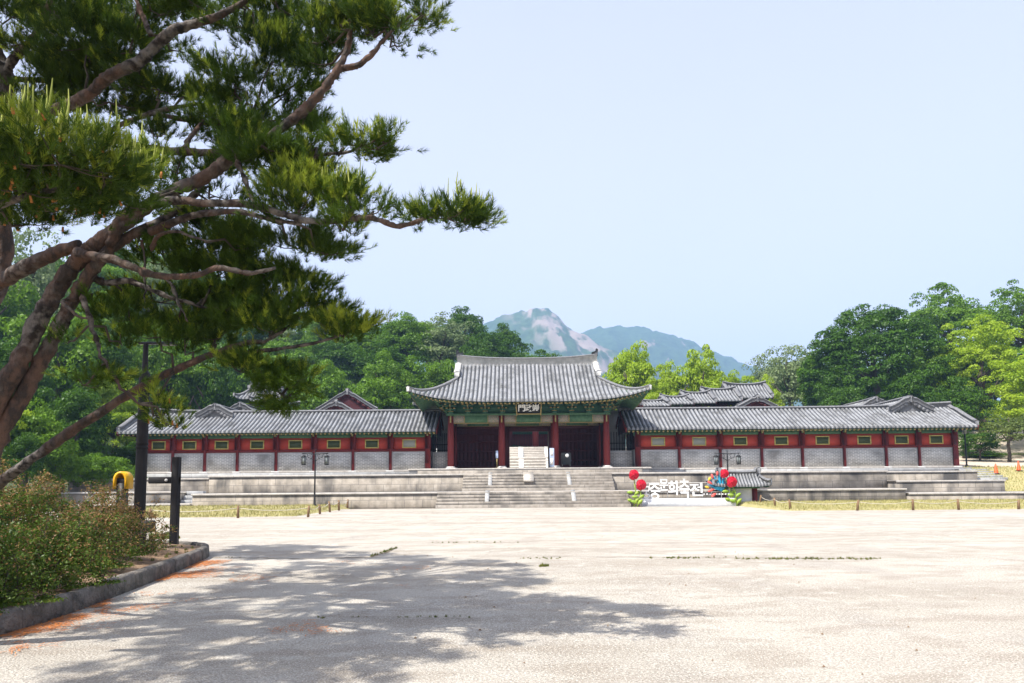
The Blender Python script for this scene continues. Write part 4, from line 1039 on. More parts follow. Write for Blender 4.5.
# ------------------------------------------------------------------ foliage materials
def leafmat(name, c1, c2, trans=.35, hue_noise=.25, scale=.35):
    mt = bpy.data.materials.new(name); mt.use_nodes = True; n = mt.node_tree; n.nodes.clear()
    out = n.nodes.new('ShaderNodeOutputMaterial'); d = n.nodes.new('ShaderNodeBsdfDiffuse'); t = n.nodes.new('ShaderNodeBsdfTranslucent')
    g = n.nodes.new('ShaderNodeBsdfGlossy'); g.inputs['Roughness'].default_value = .45; g.inputs['Color'].default_value = (1, 1, 1, 1)
    mx = n.nodes.new('ShaderNodeMixShader'); mx.inputs[0].default_value = trans
    mg = n.nodes.new('ShaderNodeMixShader'); mg.inputs[0].default_value = .012
    ge = n.nodes.new('ShaderNodeNewGeometry'); oi = n.nodes.new('ShaderNodeObjectInfo')
    at_ = n.nodes.new('ShaderNodeAttribute'); at_.attribute_name = 'tint'
    tc = n.nodes.new('ShaderNodeTexCoord')
    no = n.nodes.new('ShaderNodeTexNoise'); no.inputs['Scale'].default_value = scale; no.inputs['Detail'].default_value = 3
    n.links.new(tc.outputs['Object'], no.inputs['Vector'])
    ad = n.nodes.new('ShaderNodeMath'); ad.operation = 'MULTIPLY_ADD'; n.links.new(at_.outputs['Fac'], ad.inputs[0]); ad.inputs[1].default_value = .6
    n.links.new(no.outputs[0], ad.inputs[2])
    a2 = n.nodes.new('ShaderNodeMath'); a2.operation = 'MULTIPLY_ADD'; n.links.new(oi.outputs['Random'], a2.inputs[0]); a2.inputs[1].default_value = hue_noise; n.links.new(ad.outputs[0], a2.inputs[2])
    rp = n.nodes.new('ShaderNodeValToRGB'); rp.color_ramp.elements[0].position = .35; rp.color_ramp.elements[1].position = 1.15 if False else 1.0
    rp.color_ramp.elements[0].color = (*c1, 1); rp.color_ramp.elements[1].color = (*c2, 1)
    n.links.new(a2.outputs[0], rp.inputs[0])
    n.links.new(rp.outputs[0], d.inputs[0]); n.links.new(rp.outputs[0], t.inputs[0])
    n.links.new(d.outputs[0], mx.inputs[1]); n.links.new(t.outputs[0], mx.inputs[2]); n.links.new(mx.outputs[0], mg.inputs[1]); n.links.new(g.outputs[0], mg.inputs[2])
    n.links.new(mg.outputs[0], out.inputs[0]); return mt
LM = {
 'mid': leafmat('mid_green_leaves', (.030, .095, .006), (.125, .235, .012)),
 'dark': leafmat('dark_green_leaves', (.014, .050, .004), (.062, .14, .008)),
 'bright': leafmat('bright_spring_leaves', (.15, .28, .010), (.34, .46, .025), .45),
 'grey': leafmat('grey_green_leaves', (.10, .16, .055), (.22, .28, .12)),
 'cedar': leafmat('olive_pine_needles', (.045, .08, .018), (.12, .16, .035)),
 'needle': leafmat('dark_pine_needles', (.009, .030, .005), (.075, .130, .012), .22, 0, .8),
 'needle_young_lit': leafmat('young_and_sunlit_pine_needles', (.11, .19, .02), (.34, .40, .04), .35, 0, 1.2),  # new growth, and also the sunlit pad tops, painted in by colour
 'candle': material('pine_candle', (.42, .46, .10), (.34, .36, .07), 20, .7),
 'pollen': material('orange_pine_flower', (.42, .17, .04), (.3, .13, .03), 20, .8),
 'azalea': leafmat('olive_shrub_leaves', (.012, .045, .006), (.10, .155, .02), .3, .15, 1.5),
 'azalea_dry': leafmat('russet_shrub_leaves', (.13, .055, .03), (.30, .19, .07), .3, .1, 1.5),
 'weed': leafmat('weed_leaves', (.08, .11, .02), (.26, .23, .06), .3, .1, 3),
}
M['bark'] = material('red_pine_bark', (.115, .068, .048), (.045, .034, .028), 9, .92, 1.0, 18, detail=9, contrast=(.42, .58), stretch=(1, 1, .55),
                     extra=lambda n, v, b: mixc(n, noisef(n, v, .9, .45, .6, 3), b, mixc(n, noisef(n, v, 13, .4, .6, 6), (.17, .15, .13), (.022, .019, .017))))
M['bark2'] = material('grey_brown_bark', (.10, .08, .06), (.05, .04, .03), 4, .9, .6, 12)

def set_tint(me, vals):
    a = me.attributes.new('tint', 'FLOAT', 'POINT'); a.data.foreach_set('value', np.asarray(vals, dtype=np.float32))

# leaf quads on many small clumps that fill a crown
def crown_arrays(seed, nclump, per, leaf, shape=(1, 1, .8), clump_r=(.17, .30), shell=.55, la=1.0, flat=1.0):
    r = np.random.default_rng(seed)
    d = r.normal(size=(nclump, 3)); d /= np.linalg.norm(d, axis=1)[:, None]
    d[:, 2] = np.where(d[:, 2] < -.7, -d[:, 2]*.6, d[:, 2])
    rad = r.uniform(shell, .88, nclump)
    # low-frequency lumpiness of the outline
    ph = r.uniform(0, 6.28, 6); lump = 1+.13*np.sin(3*np.arctan2(d[:, 1], d[:, 0])+ph[0])+.12*np.sin(5*d[:, 2]+ph[1])+.08*np.sin(7*d[:, 0]+ph[2])
    C = d*(rad*(1+(lump-1)*la))[:, None]*np.array(shape)
    R = r.uniform(*clump_r, nclump)
    P = []; N = []; T = []; ctint = r.uniform(0, 1, nclump)
    k = per
    v = r.normal(size=(nclump, k, 3)); v /= np.linalg.norm(v, axis=2)[:, :, None]
    v[:, :, 2] = np.where(v[:, :, 2] < -.3, -v[:, :, 2], v[:, :, 2])
    rr = r.uniform(.55, 1.08, (nclump, k))**.6
    P = C[:, None, :]+v*(rr*R[:, None])[:, :, None]*np.array([1, 1, .62*flat])
    N = v+r.normal(0, .55, v.shape)+np.array([0, 0, .35]); N /= np.linalg.norm(N, axis=2)[:, :, None]
    T = np.repeat(ctint[:, None]*.55, k, 1)+r.uniform(0, .45, (nclump, k))
    P = P.reshape(-1, 3); N = N.reshape(-1, 3); T = T.ravel(); n = len(P)
    a = np.cross(N, r.normal(size=(n, 3))); a /= np.linalg.norm(a, axis=1)[:, None]; b = np.cross(N, a)
    s = leaf*r.uniform(.6, 1.35, n)[:, None]; w = s*r.uniform(.45, .75, n)[:, None]
    V = np.stack([P-a*s, P+b*w, P+a*s, P-b*w], 1).reshape(-1, 3)
    return V, np.repeat(T, 4)
def crown_mesh(name, mat, *a, **k):
    V, T = crown_arrays(*a, **k)
    o = mesh_np(name, V, np.arange(len(V)).reshape(-1, 4), mat, link=False); set_tint(o.data, T)
    me = o.data; bpy.data.objects.remove(o); return me
def trunk_mesh(seed, h, r0, mat, spread=.5):
    r = np.random.default_rng(seed); B = MB()
    pts = [(0, 0, -.08*h)]; x = y = 0
    for k in range(1, 6):
        x += r.normal(0, .03)*h; y += r.normal(0, .03)*h; pts.append((x, y, h*k/5))
    B.tube(pts, [r0*1.25, r0, r0*.85, r0*.7, r0*.5, r0*.3], 8)
    for k in range(6):
        a = r.uniform(0, 2*PI); s = r.uniform(.35, .8); p = Vector(pts[int(s*5)]).lerp(Vector(pts[int(s*5)+1]), s*5-int(s*5))
        q = p+Vector((math.cos(a), math.sin(a), .8))*h*.14; q2 = q+Vector((math.cos(a), math.sin(a), 1.2))*h*spread*.2
        B.tube([p, q, q2], [r0*.5, r0*.32, r0*.12], 6)
    o = B.build('trunk', mat, None, True); me = o.data; bpy.data.objects.remove(o); return me
CR = {}
def crowns(key, mat, n, *a, **k):
    CR[key] = [crown_mesh('crown', LM[mat], 100+i*7+len(key)*31, *a, **k) for i in range(n)]
crowns('mid', 'mid', 4, 130, 125, .030, shape=(1, 1, 1), shell=.35)
crowns('dark', 'dark', 3, 130, 125, .030, shape=(1, 1, 1), shell=.4)
crowns('bright', 'bright', 3, 190, 120, .032, shape=(1, 1, 1.0), shell=.3, clump_r=(.15, .26), la=.6)
crowns('grey', 'grey', 2, 100, 60, .034, shape=(1, 1, 1), shell=.3)
crowns('cedar', 'cedar', 2, 60, 50, .035, shape=(1, 1, .6), flat=.5)
crowns('big', 'dark', 1, 620, 140, .0145, shape=(1, 1, 1), clump_r=(.08, .14), shell=.74, la=.45)
crowns('bigmid', 'mid', 2, 300, 120, .019, shape=(1, 1, 1), clump_r=(.09, .17), shell=.55)
crowns('bigbright', 'bright', 2, 280, 120, .019, shape=(1, 1, 1), clump_r=(.09, .16), shell=.5)
TR = [trunk_mesh(i, 1., .035, M['bark2']) for i in range(3)]
def tree(x, y, h, w, key, label, group=None, name='tree', cat='tree', z=None, ch=None, i=None):
    """h total height, w crown width, ch crown height"""
    r = random.random; zg = float(Hh(x, y))-.1 if z is None else z
    t = empty(name, (x, y, zg), label, cat, group, rz=r()*6.28)
    ms = CR[key]; me = ms[(i if i is not None else random.randrange(99)) % len(ms)]
    ch = ch or h*.9
    c = bpy.data.objects.new('crown', me); COL.objects.link(c); c.parent = t; c.location = (0, 0, h-ch/2); c.scale = (w/2, w/2, ch/2)
    k = bpy.data.objects.new('trunk', random.choice(TR)); COL.objects.link(k); k.parent = t; k.scale = (h*.8, h*.8, h*.8)
    return t
def tree_px(px, py_top, d, wpx, key, label, group=None, ch=None, name='tree', i=None, zoff=0, cat='tree'):
    p = at(px, py_top, d); zg = float(Hh(p.x, d))-.1
    h = p.z-zg; w = wpx*d/F
    return tree(p.x, d, h, w, key, label, group, ch=ch or min(h*.97, max(w*1.3, h*.85)), name=name, i=i, cat=cat)
# wooded slope on the left and behind the gate
GL = 'trees on the wooded slope behind the left corridor'
for d in (84, 92, 100, 109, 118, 128, 140):
    x = -80*d/100-8+random.random()*5
    while x < 12:
        px, _ = proj((x, d, 10))
        if px > -90 and px < 560 and not (x > -15 and d < 103):
            key = random.choices(['mid', 'dark', 'mid', 'grey'], [5, 4, 3, 1])[0]
            nm = {'mid': 'mid green leafy tree massed with others on the wooded slope behind the left corridor', 'dark': 'dark green leafy tree massed with others on the wooded slope behind the left corridor', 'grey': 'pale grey-green tree among greener ones on the wooded slope behind the left corridor'}[key]
            tree(x, d+random.uniform(-2.5, 2.5), random.uniform(8.5, 13), random.uniform(7.5, 11), key, nm, GL+', '+key+' green')
        x += random.uniform(5.5, 8.0)
G2 = 'trees and shrubs in the wood left of the left corridor'
for px, py, d, w, key, lb in ((-30, 255, 66, 130, 'mid', 'tall leafy tree at the left frame edge behind the pine trunk'), (28, 228, 76, 90, 'grey', 'pale thin-leaved tree with the highest crown seen between the pine boughs at the far left'),
    (60, 300, 62, 110, 'mid', 'broad green tree behind the lower pine trunk'), (10, 335, 54, 100, 'dark', 'dark leafy tree low behind the pine trunk base'), (105, 330, 66, 90, 'dark', 'dark tree left of the black lamp mast'),
    (170, 325, 70, 80, 'mid', 'green tree right of the black lamp mast above the left corridor'), (215, 345, 72, 60, 'dark', 'dark rounded tree above the left corridor gables'), (78, 385, 52, 75, 'dark', 'low dark tree beside the left corridor end'),
    (118, 372, 63, 60, 'bright', 'light green tree behind the black lamp mast'), (30, 395, 46, 80, 'mid', 'low mid green tree behind the azalea bushes'), (135, 395, 62, 50, 'bright', 'low light green tree against the end of the left corridor roof'),
    (-20, 370, 44, 90, 'bright', 'yellow-green tree at the left frame edge above the bushes')):
    tree_px(px, py, d, w, key, lb, G2)
for px, py, d, w, key, lb in ((322, 352, 84, 55, 'mid', 'rounded lighter tree above the dark red gable'), (390, 348, 86, 60, 'mid', 'rounded green tree behind the left corridor near the gate'), (440, 352, 88, 58, 'mid', 'lighter green tree touching the left tip of the gate roof'),
    (480, 335, 95, 50, 'dark', 'dark tree rising just above the left end of the gate ridge')):
    tree_px(px, py, d, w, key, lb)
# bright trees behind the gate, right side
for px, py, d, w, lb in ((632, 336, 84, 56, 'tall loose bright green tree close to the right end of the gate roof'), (668, 356, 86, 46, 'shorter bright green tree between the two tall bright ones'), (702, 345, 85, 52, 'tall loose bright green tree above the stepped roofs'),
    (735, 366, 88, 44, 'low bright green tree right of the stepped roofs'), (652, 372, 78, 40, 'small bright green tree behind the lowest stepped roof'), (764, 375, 86, 40, 'small yellow-green tree between the bright and the grey-green trees')):
    tree_px(px, py, d, w, 'bright', lb, 'bright green trees behind the stepped roofs', ch=None)
for px, py, d, w, lb in ((790, 342, 92, 66, 'pale grey-green tree left of the big round tree'), (764, 352, 100, 46, 'thin grey-green tree furthest left of the pale pair')):
    tree_px(px, py, d, w, 'grey', lb, 'pale grey-green trees left of the big round tree')
tree_px(818, 352, 84, 48, 'mid', 'mid green tree at the left foot of the big round tree')
tree_px(874, 300, 80, 150, 'big', 'huge round dark green tree above the right corridor', ch=18.5, name='broad_tree')
tree_px(940, 282, 100, 105, 'bigmid', 'tall dark tree whose flat top shows above and behind the big round tree', name='broad_tree', i=0)
tree_px(1015, 286, 92, 100, 'bigmid', 'tall tree cut by the right frame edge', name='broad_tree', i=1)
tree_px(975, 318, 74, 100, 'bigbright', 'broad lime green tree right of the big round tree', name='broad_tree', i=0)
tree_px(1040, 345, 66, 110, 'bigbright', 'lime green tree at the right frame edge above the low pines', name='broad_tree', i=1)
tree_px(925, 345, 76, 70, 'bigmid', 'green tree filling between the big round tree and the lime one', name='broad_tree', i=1)
tree_px(905, 372, 72, 60, 'dark', 'dark low tree just above the ridge gable of the right corridor')
tree_px(960, 372, 66, 56, 'dark', 'dark tree just behind the right end of the right corridor')
tree_px(838, 376, 74, 50, 'dark', 'dark low tree above the right corridor under the big round tree')
for px, py, d, w, key, lb in ((1005, 406, 61, 62, 'cedar', 'low spreading olive pine above the path and cones'), (978, 428, 62.5, 42, 'dark', 'dark clipped shrub behind the slim lamp post'), (1035, 400, 60, 60, 'cedar', 'low spreading olive pine at the right frame edge'),
    (985, 452, 66, 40, 'mid', 'small hedge bush by the pale path, left one'), (1010, 452, 66.5, 46, 'cedar', 'small hedge bush by the pale path, right one')):
    tree_px(px, py, d, w, key, lb, name='shrub' if py > 420 else 'pine_tree', ch=None, cat='shrub' if py > 420 else 'tree')
for k, (px, py, d) in enumerate(((60, 440, 47), (25, 432, 44), (95, 448, 49), (-10, 430, 42), (118, 452, 50), (132, 440, 56), (80, 425, 56))):
    tree_px(px, py, d, 46, 'dark' if k % 2 else 'mid', '%s green shrub low at the foot of the wood left of the left corridor' % ('dark' if k % 2 else 'mid'), 'low %s shrubs at the foot of the left wood' % ('dark' if k % 2 else 'mid'), name='shrub', cat='shrub')
# a wooded mass behind everything at the right
for d in (104, 116, 128):
    x = 22.
    while x < 95:
        px, _ = proj((x, d, 10))
        if px > 770 and px < 1090:
            tree(x, d+random.uniform(-2, 2), random.uniform(8, 11), random.uniform(8, 11), random.choice(['dark']), 'dark green tree in the far row behind the big round tree', 'far row of dark trees at the right')
        x += random.uniform(6, 8.5)
for d in (110, 122):
    x = 9.
    while x < 34:
        tree(x, d+random.uniform(-2, 2), random.uniform(6, 8), random.uniform(7, 9), random.choice(['mid']), 'mid green tree in the far row behind the bright green trees', 'far row of green trees behind the stepped roofs')
        x += random.uniform(5, 7)

# ------------------------------------------------------------------ kerb and planting bed
kp = [(-6.2, -6), (-5.95, 0), (-5.7, 4), (-5.5, 7.6), (-5.56, 9.0), (-5.95, 11.7), (-6.35, 13.9), (-6.72, 15.6), (-7.2, 16.5), (-8.2, 16.9), (-10.5, 17.1), (-16, 17.2), (-30, 17.2)]
def catmull(P, n):
    P = [np.array(p, float) for p in P]; P = [2*P[0]-P[1]]+P+[2*P[-1]-P[-2]]; out = []
    for i in range(1, len(P)-2):
        for t in np.linspace(0, 1, n, endpoint=False):
            out.append(.5*((2*P[i])+(-P[i-1]+P[i+1])*t+(2*P[i-1]-5*P[i]+4*P[i+1]-P[i+2])*t*t+(-P[i-1]+3*P[i]-3*P[i+1]+P[i+2])*t**3))
    out.append(P[-2]); return np.array(out)
kc = catmull(kp, 12); seg = np.r_[0, np.cumsum(np.linalg.norm(np.diff(kc, axis=0), axis=1))]
def kpt(s): return np.array([np.interp(s, seg, kc[:, 0]), np.interp(s, seg, kc[:, 1])])
B = MB(); s = 0; r = np.random.default_rng(5)
while s < seg[-1]-1:
    L_ = 1.0; g_ = .006
    pts = [kpt(s+g_+(L_-2*g_)*q) for q in np.linspace(0, 1, 4)]
    dz = r.normal(0, .006); V = []
    hh = .25+dz
    for i, q in enumerate(pts):
        d = kpt(s+.02+(L_-.04)*i/3+.02)-kpt(s+(L_-.04)*i/3); d /= np.linalg.norm(d); n_ = np.array([d[1], -d[0]])
        for o_, z in ((.015, -.05), (.0, hh-.035), (-.03, hh), (-.13, hh), (-.15, hh-.03), (-.15, -.05)):
            V.append((q[0]+n_[0]*o_, q[1]+n_[1]*o_, z+r.normal(0, .0015)))
    Fs = [(i*6+j, (i+1)*6+j, (i+1)*6+(j+1) % 6, i*6+(j+1) % 6) for i in range(3) for j in range(6)]
    Fs += [tuple(range(6)), tuple(18+j for j in range(6))[::-1]]
    B.add(V, Fs); s += L_
o = B.build('kerb', M['kerb']); tag(o, kind='structure')
# bed of soil
ys_ = np.linspace(-6, 16.95, 60); us = np.linspace(0, 1, 26)
def bedx(y): 
    k = np.argsort(kc[:, 1]); return np.interp(y, kc[k, 1], kc[k, 0])
X = np.zeros((60, 26)); Y = np.zeros((60, 26))
for i, y in enumerate(ys_):
    x1 = bedx(min(y, 16.0))-.1-(max(y-16, 0)*1.3); X[i] = x1+(-30-x1)*us**1.5; Y[i] = y
Z = .19+.35*sm((bedx(np.minimum(Y, 16))-X-.2)/2.2)*sm((17-Y)/1.5)+hashnoise2(X, Y, 4, 5, 1.2, .55)*.05
nx = 26; i, j = np.meshgrid(np.arange(59), np.arange(25), indexing='ij'); a = (i*nx+j).ravel()
o = mesh_np('planting_bed', np.stack([X, Y, Z], -1).reshape(-1, 3), np.stack([a, a+nx, a+nx+1, a+1], 1), M['soil'], smooth=True); tag(o, kind='structure')
def zbed(x, y): return .19+.35*float(sm((bedx(min(y, 16))-x-.2)/2.2))*float(sm((17-y)/1.5))

# pine-needle litter along the kerb foot
n = 24000; r = np.random.default_rng(9)
s_ = r.uniform(2, 26, n); base = np.array([kpt(q) for q in np.linspace(0, 30, 301)]); bx_ = np.interp(s_, np.linspace(0, 30, 301), base[:, 0]); by_ = np.interp(s_, np.linspace(0, 30, 301), base[:, 1])
off = np.abs(r.normal(0, .42, n))+.02; px_ = bx_+off; py_ = by_
dn = hashnoise2(px_*1.0, py_*.8, 8, 4, 2.3, .5)
keep = (dn > .0+off*.2+r.normal(0, .1, len(dn))) & (by_ < 16.2)
m2 = 7000
ex_x = r.uniform(-5.6, -1.6, m2); ex_y = r.uniform(4.5, 15, m2); keep2 = (hashnoise2(ex_x, ex_y, 12, 3, .9, .5) > .28) & (ex_x > np.interp(ex_y, base[:, 1][:250], base[:, 0][:250]))
px_ = np.r_[px_[keep], ex_x[keep2]]; py_ = np.r_[py_[keep], ex_y[keep2]]
bxs = r.uniform(0, 1, 5000); byy = r.uniform(6, 16.3, 5000); bx2 = bedx(byy)-.25-bxs*1.3
n = len(px_); ang = r.uniform(0, PI, n); ln = r.uniform(.03, .055, n); w_ = .0035
pz_ = np.full(n, .012)+r.uniform(0, .008, n)
V = np.zeros((n, 4, 3)); cx_, sx_ = np.cos(ang), np.sin(ang)
for k, (a_, b_) in enumerate(((-1, -1), (1, -1), (1, 1), (-1, 1))):
    V[:, k] = np.stack([px_+a_*ln*cx_-b_*w_*sx_, py_+a_*ln*sx_+b_*w_*cx_, pz_], 1)
M['litter'] = material('orange_fallen_needles', (.66, .22, .045), (.40, .13, .035), 4, .9)
o = mesh_np('needle_litter', V.reshape(-1, 3), np.arange(4*n).reshape(-1, 4), M['litter']); tag(o, 'orange fallen pine needles drifted along the foot of the kerb', 'needle litter', kind='stuff')

# weeds in the joints
def tufts(pts, h, n, seed, w=.012):
    r = np.random.default_rng(seed); out = []
    for (x, y, z, sc) in pts:
        a = r.uniform(0, 2*PI, n); q = r.uniform(.2, 1, n); l = h*sc*r.uniform(.4, 1.2, n); sp = h*sc*r.uniform(.1, .9, n)
        bx = x+np.cos(a)*.03*sc; by = y+np.sin(a)*.03*sc; tx = x+np.cos(a)*sp; ty = y+np.sin(a)*sp; p = a+PI/2; ww = w*sc
        V = np.zeros((n, 3, 3)); V[:, 0] = np.stack([bx-np.cos(p)*ww, by-np.sin(p)*ww, z+0*a], 1); V[:, 1] = np.stack([bx+np.cos(p)*ww, by+np.sin(p)*ww, z+0*a], 1)
        V[:, 2] = np.stack([tx, ty, z+l], 1); out.append(V.reshape(-1, 3))
    return np.concatenate(out)
r = np.random.default_rng(21); W_ = []
def grd(px, py):
    d = 10.
    for _ in range(30):
        p = at(px, py, d); d = max(1, d*(EYE/(EYE-p.z)) if p.z < EYE-.01 else d*2)
    return at(px, py, d)
for x0, x1, y_, n, sc in ((520, 560, 558.5, 20, .5), (650, 700, 558, 40, .6), (735, 880, 559, 110, .7), (700, 740, 557.5, 10, .4), (218, 300, 558, 12, .35), (370, 398, 553, 30, 1.0), (430, 520, 542.5, 26, .5), (540, 548, 566, 14, .9), (318, 328, 618, 8, .4), (340, 470, 617, 16, .4)):
    for k in range(n):
        px = r.uniform(x0, x1); py = y_+r.normal(0, .4)
        if y_ == 553: py = 557-(px-370)*.33
        p = grd(px, py); W_.append((p.x, p.y, .0, sc*r.uniform(.5, 1.4)))
for k in range(50):
    p = grd(r.uniform(150, 178), r.uniform(541, 547)); W_.append((p.x, p.y, .2, 1.6))
for k in range(40):
    y = r.uniform(8, 16); W_.append((bedx(y)-r.uniform(.2, .9), y, .21, 1.1))
V = tufts(W_, .055, 14, 3, .008); o = mesh_np('weeds', V, np.arange(len(V)).reshape(-1, 3), LM['weed']); tag(o, 'small weeds and grass tufts growing in the joints of the concrete and along the kerb', 'weeds', kind='stuff')
# dark joint grooves in the slab
def groove(pxs, w=.02):
    pts = [grd(*q) for q in pxs]; B = MB(); r = np.random.default_rng(2); dense = []
    for a, b in zip(pts[:-1], pts[1:]):
        for q in np.linspace(0, 1, 12, endpoint=False): dense.append(a.lerp(b, q))
    dense.append(pts[-1]); V = []
    for i, p in enumerate(dense):
        d = (dense[min(i+1, len(dense)-1)]-dense[max(i-1, 0)]).normalized(); n_ = Vector((-d.y, d.x, 0)); ww = w*r.uniform(.3, 1.2); j = r.normal(0, .012)
        V += [(p.x+n_.x*(ww+j), p.y+n_.y*(ww+j), .0085+.004), (p.x-n_.x*(ww-j), p.y-n_.y*(ww-j), .0085+.004)]
    B.add(V, [(2*i, 2*i+1, 2*i+3, 2*i+2) for i in range(len(dense)-1)]); return B
M['groove'] = material('dirt_filled_joint', (.10, .075, .05), (.19, .15, .10), 9, .95)
B = MB()
for q, w in (([(212, 558), (300, 559), (370, 557.5), (385, 553.5), (397, 547.5)], .03), ([(540, 556.5), (700, 557.8), (880, 559.5)], .022), ([(400, 541), (520, 543.5), (640, 544), (830, 543)], .012), ([(320, 617), (400, 618), (480, 620)], .008)):
    G_ = groove(q, w); B.add(G_.V, G_.F)
o = B.build('expansion_joint', M['groove']); tag(o, kind='structure')
# small debris on the plaza
n = 420; r = np.random.default_rng(33); B = MB()
for k in range(n):
    x = r.uniform(-8, 22); y = r.uniform(5, 38)
    if x < bedx(min(y, 16))+.3 and y < 17.5: continue
    s = r.uniform(.006, .02); B.add([(x-s, y, .004), (x, y-s, .004), (x+s, y, .004), (x, y+s, .004), (x, y, .004+s)], [(0, 1, 4), (1, 2, 4), (2, 3, 4), (3, 0, 4)])
o = B.build('grit', M['soil']); tag(o, 'loose grit and small debris scattered on the pale concrete plaza', 'grit', kind='stuff')

# ------------------------------------------------------------------ azalea bushes on the bed
def bush(px, py, d, rx, rz, label, seed, n=6500, dry=.35, leaf=.020, sparse=False):
    c = at(px, py, d); zg = zbed(c.x, d)
    t = empty('azalea_bush', (c.x, d, zg), label, 'bush', 'azalea bushes along the kerb')
    r = np.random.default_rng(seed)
    nc = 90; dd = r.normal(size=(nc, 3)); dd /= np.linalg.norm(dd, axis=1)[:, None]; dd[:, 2] = np.abs(dd[:, 2])*1.0-.1
    top = c.z+rz-zg
    C = dd*r.uniform(.45, .95, nc)[:, None]*np.array([rx, rx*.85, top])
    R = r.uniform(.10, .22, nc)*(1 if not sparse else .7)
    idx = r.integers(0, nc, n); v = r.normal(size=(n, 3)); v /= np.linalg.norm(v, axis=1)[:, None]
    P = C[idx]+v*(R[idx]*r.uniform(.3, 1.15, n))[:, None]; P[:, 2] = np.maximum(P[:, 2], .03)
    N = v+r.normal(0, .6, v.shape)+np.array([0, 0, .5]); N /= np.linalg.norm(N, axis=1)[:, None]
    a = np.cross(N, r.normal(size=(n, 3))); a /= np.linalg.norm(a, axis=1)[:, None]; b = np.cross(N, a)
    s = leaf*r.uniform(.6, 1.5, n)[:, None]
    V = np.stack([P-a*s, P+b*s*.45, P+a*s, P-b*s*.45], 1).reshape(-1, 3)+np.array([c.x, d, zg])
    isdry = (r.uniform(size=n) < dry*(.4+1.2*(P[:, 2]/top)))
    o = mesh_np('foliage', V, np.arange(4*n).reshape(-1, 4), [LM['azalea'], LM['azalea_dry']], t, midx=isdry.astype(int)); set_tint(o.data, np.repeat(r.uniform(0, 1, nc)[idx]*.6+r.uniform(0, .4, n), 4))
    B = MB()
    for k in range(46):
        q = C[r.integers(0, nc)]*1.08; w0 = Vector((c.x+r.normal(0, .1), d+r.normal(0, .1), zg)); w1 = Vector((c.x+q[0], d+q[1], zg+max(q[2], .1)))
        mid = w0.lerp(w1, .5)+Vector((r.normal(0, .05), r.normal(0, .05), r.uniform(0, .12)))
        B.tube([w0, mid, w1], [.009, .006, .003], 4)
        for q_ in range(2):
            e = w1+Vector((r.normal(0, .09), r.normal(0, .09), r.uniform(0, .12))); B.tube([mid.lerp(w1, .6), e], [.004, .002], 3)
    B.build('twigs', M['bark2'], t)
bush(-14, 552, 8.35, .85, .62, 'large green azalea bush filling the lower left corner above the kerb', 1, 15000, .12)
bush(48, 537, 9.6, .82, .52, 'leafy azalea bush second from the left frame edge with a bright green sprig', 2, 14000, .2)
bush(84, 526, 11.3, .82, .50, 'rounded azalea bush above the bare soil by the kerb', 3, 12000, .35)
bush(112, 518, 12.8, .78, .45, 'russet azalea bush beneath the yellow box', 4, 9000, .55)
bush(142, 508, 14.2, .80, .42, 'sparse twiggy azalea at the right end of the row, before the dark mast', 5, 4000, .75, sparse=True)
bush(8, 498, 11.0, 1.1, .72, 'taller azalea bush behind the front ones at the left edge', 6, 20000, .3)
bush(58, 492, 12.9, 1.1, .62, 'azalea bush whose russet top stands highest left of the yellow box', 7, 19000, .5)
bush(-75, 560, 7.4, .85, .7, 'azalea bush cut by the left frame edge at the bottom', 8, 9000, .2)
bush(-18, 486, 13.0, 1.2, .65, 'azalea bush far back at the left frame edge', 9, 15000, .4)
bush(103, 497, 14.6, .85, .42, 'low russet azalea bush just behind the yellow box', 10, 8000, .6)

# ------------------------------------------------------------------ dark mast, signpost, yellow box
p = at(140, 500, 15.0); zg = .25
t = empty('lamp_mast', (p.x, 15.0, zg), 'tall dark lamp mast with a flat arm to its right, rising behind the bushes', 'lamp mast')
ztop = at(142, 343, 15).z; zc = at(142, 375, 15).z
B = MB(); B.lathe(p.x, 15, [(.15, zg-.1), (.14, zg+.3), (.115, zg+.5), (.11, zc), (.06, zc+.1), (.05, ztop)], 12)
for z in (at(140, 444, 15).z, at(140, 448, 15).z): B.lathe(p.x, 15, [(.125, z-.01), (.125, z+.02)], 12)
B.build('pole', M['blackwood'], t)
B = MB(); B.bbox(p.x-.16, p.x+.62, 14.95, 15.05, ztop-.03, ztop+.02, .015); B.build('lamp_arm', M['black'], t)
B = MB(); B.bbox(p.x+.34, p.x+.66, 14.9, 15.1, ztop-.055, ztop-.03, .01); B.build('lamp_head', M['black'], t)
B = MB(); B.bbox(p.x+.06, p.x+.34, 14.9, 15.05, zg+.35, zg+.6, .02); B.build('junction_box', M['black'], t)
p = at(174, 540, 16.2); zg = .2; zt_ = at(174, 457, 16.2).z
t = empty('signpost', (p.x, 16.2, zg), 'dark wooden signpost with one short horizontal board pointing left', 'signpost')
B = MB(); B.bbox(p.x-.08, p.x+.08, 16.12, 16.28, zg-.1, zt_, .012); B.build('post', M['blackwood'], t)
z0_, z1_ = at(160, 483.6, 16.2).z, at(160, 477, 16.2).z; xl = at(148.5, 480, 16.2).x; xr_ = at(179.5, 480, 16.2).x
B = MB(); B.bbox(xl, p.x-.08, 16.17, 16.23, z0_, z1_, .02); B.bbox(p.x+.08, xr_, 16.17, 16.23, z0_-.01, z1_, .015); b_ = B.build('direction_board', M['blackwood'], t)
B = MB(); B.lathe(0, 0, [(.035, 0), (.035, .01)], 14); x_ = at(167, 480, 16.2).x; B.V = [(x_+v[0], 16.165-v[2], (z0_+z1_)/2+v[1]) for v in B.V]; B.build('round_emblem', M['marble'], b_)
p = at(122, 500, 15.6); zg = .28
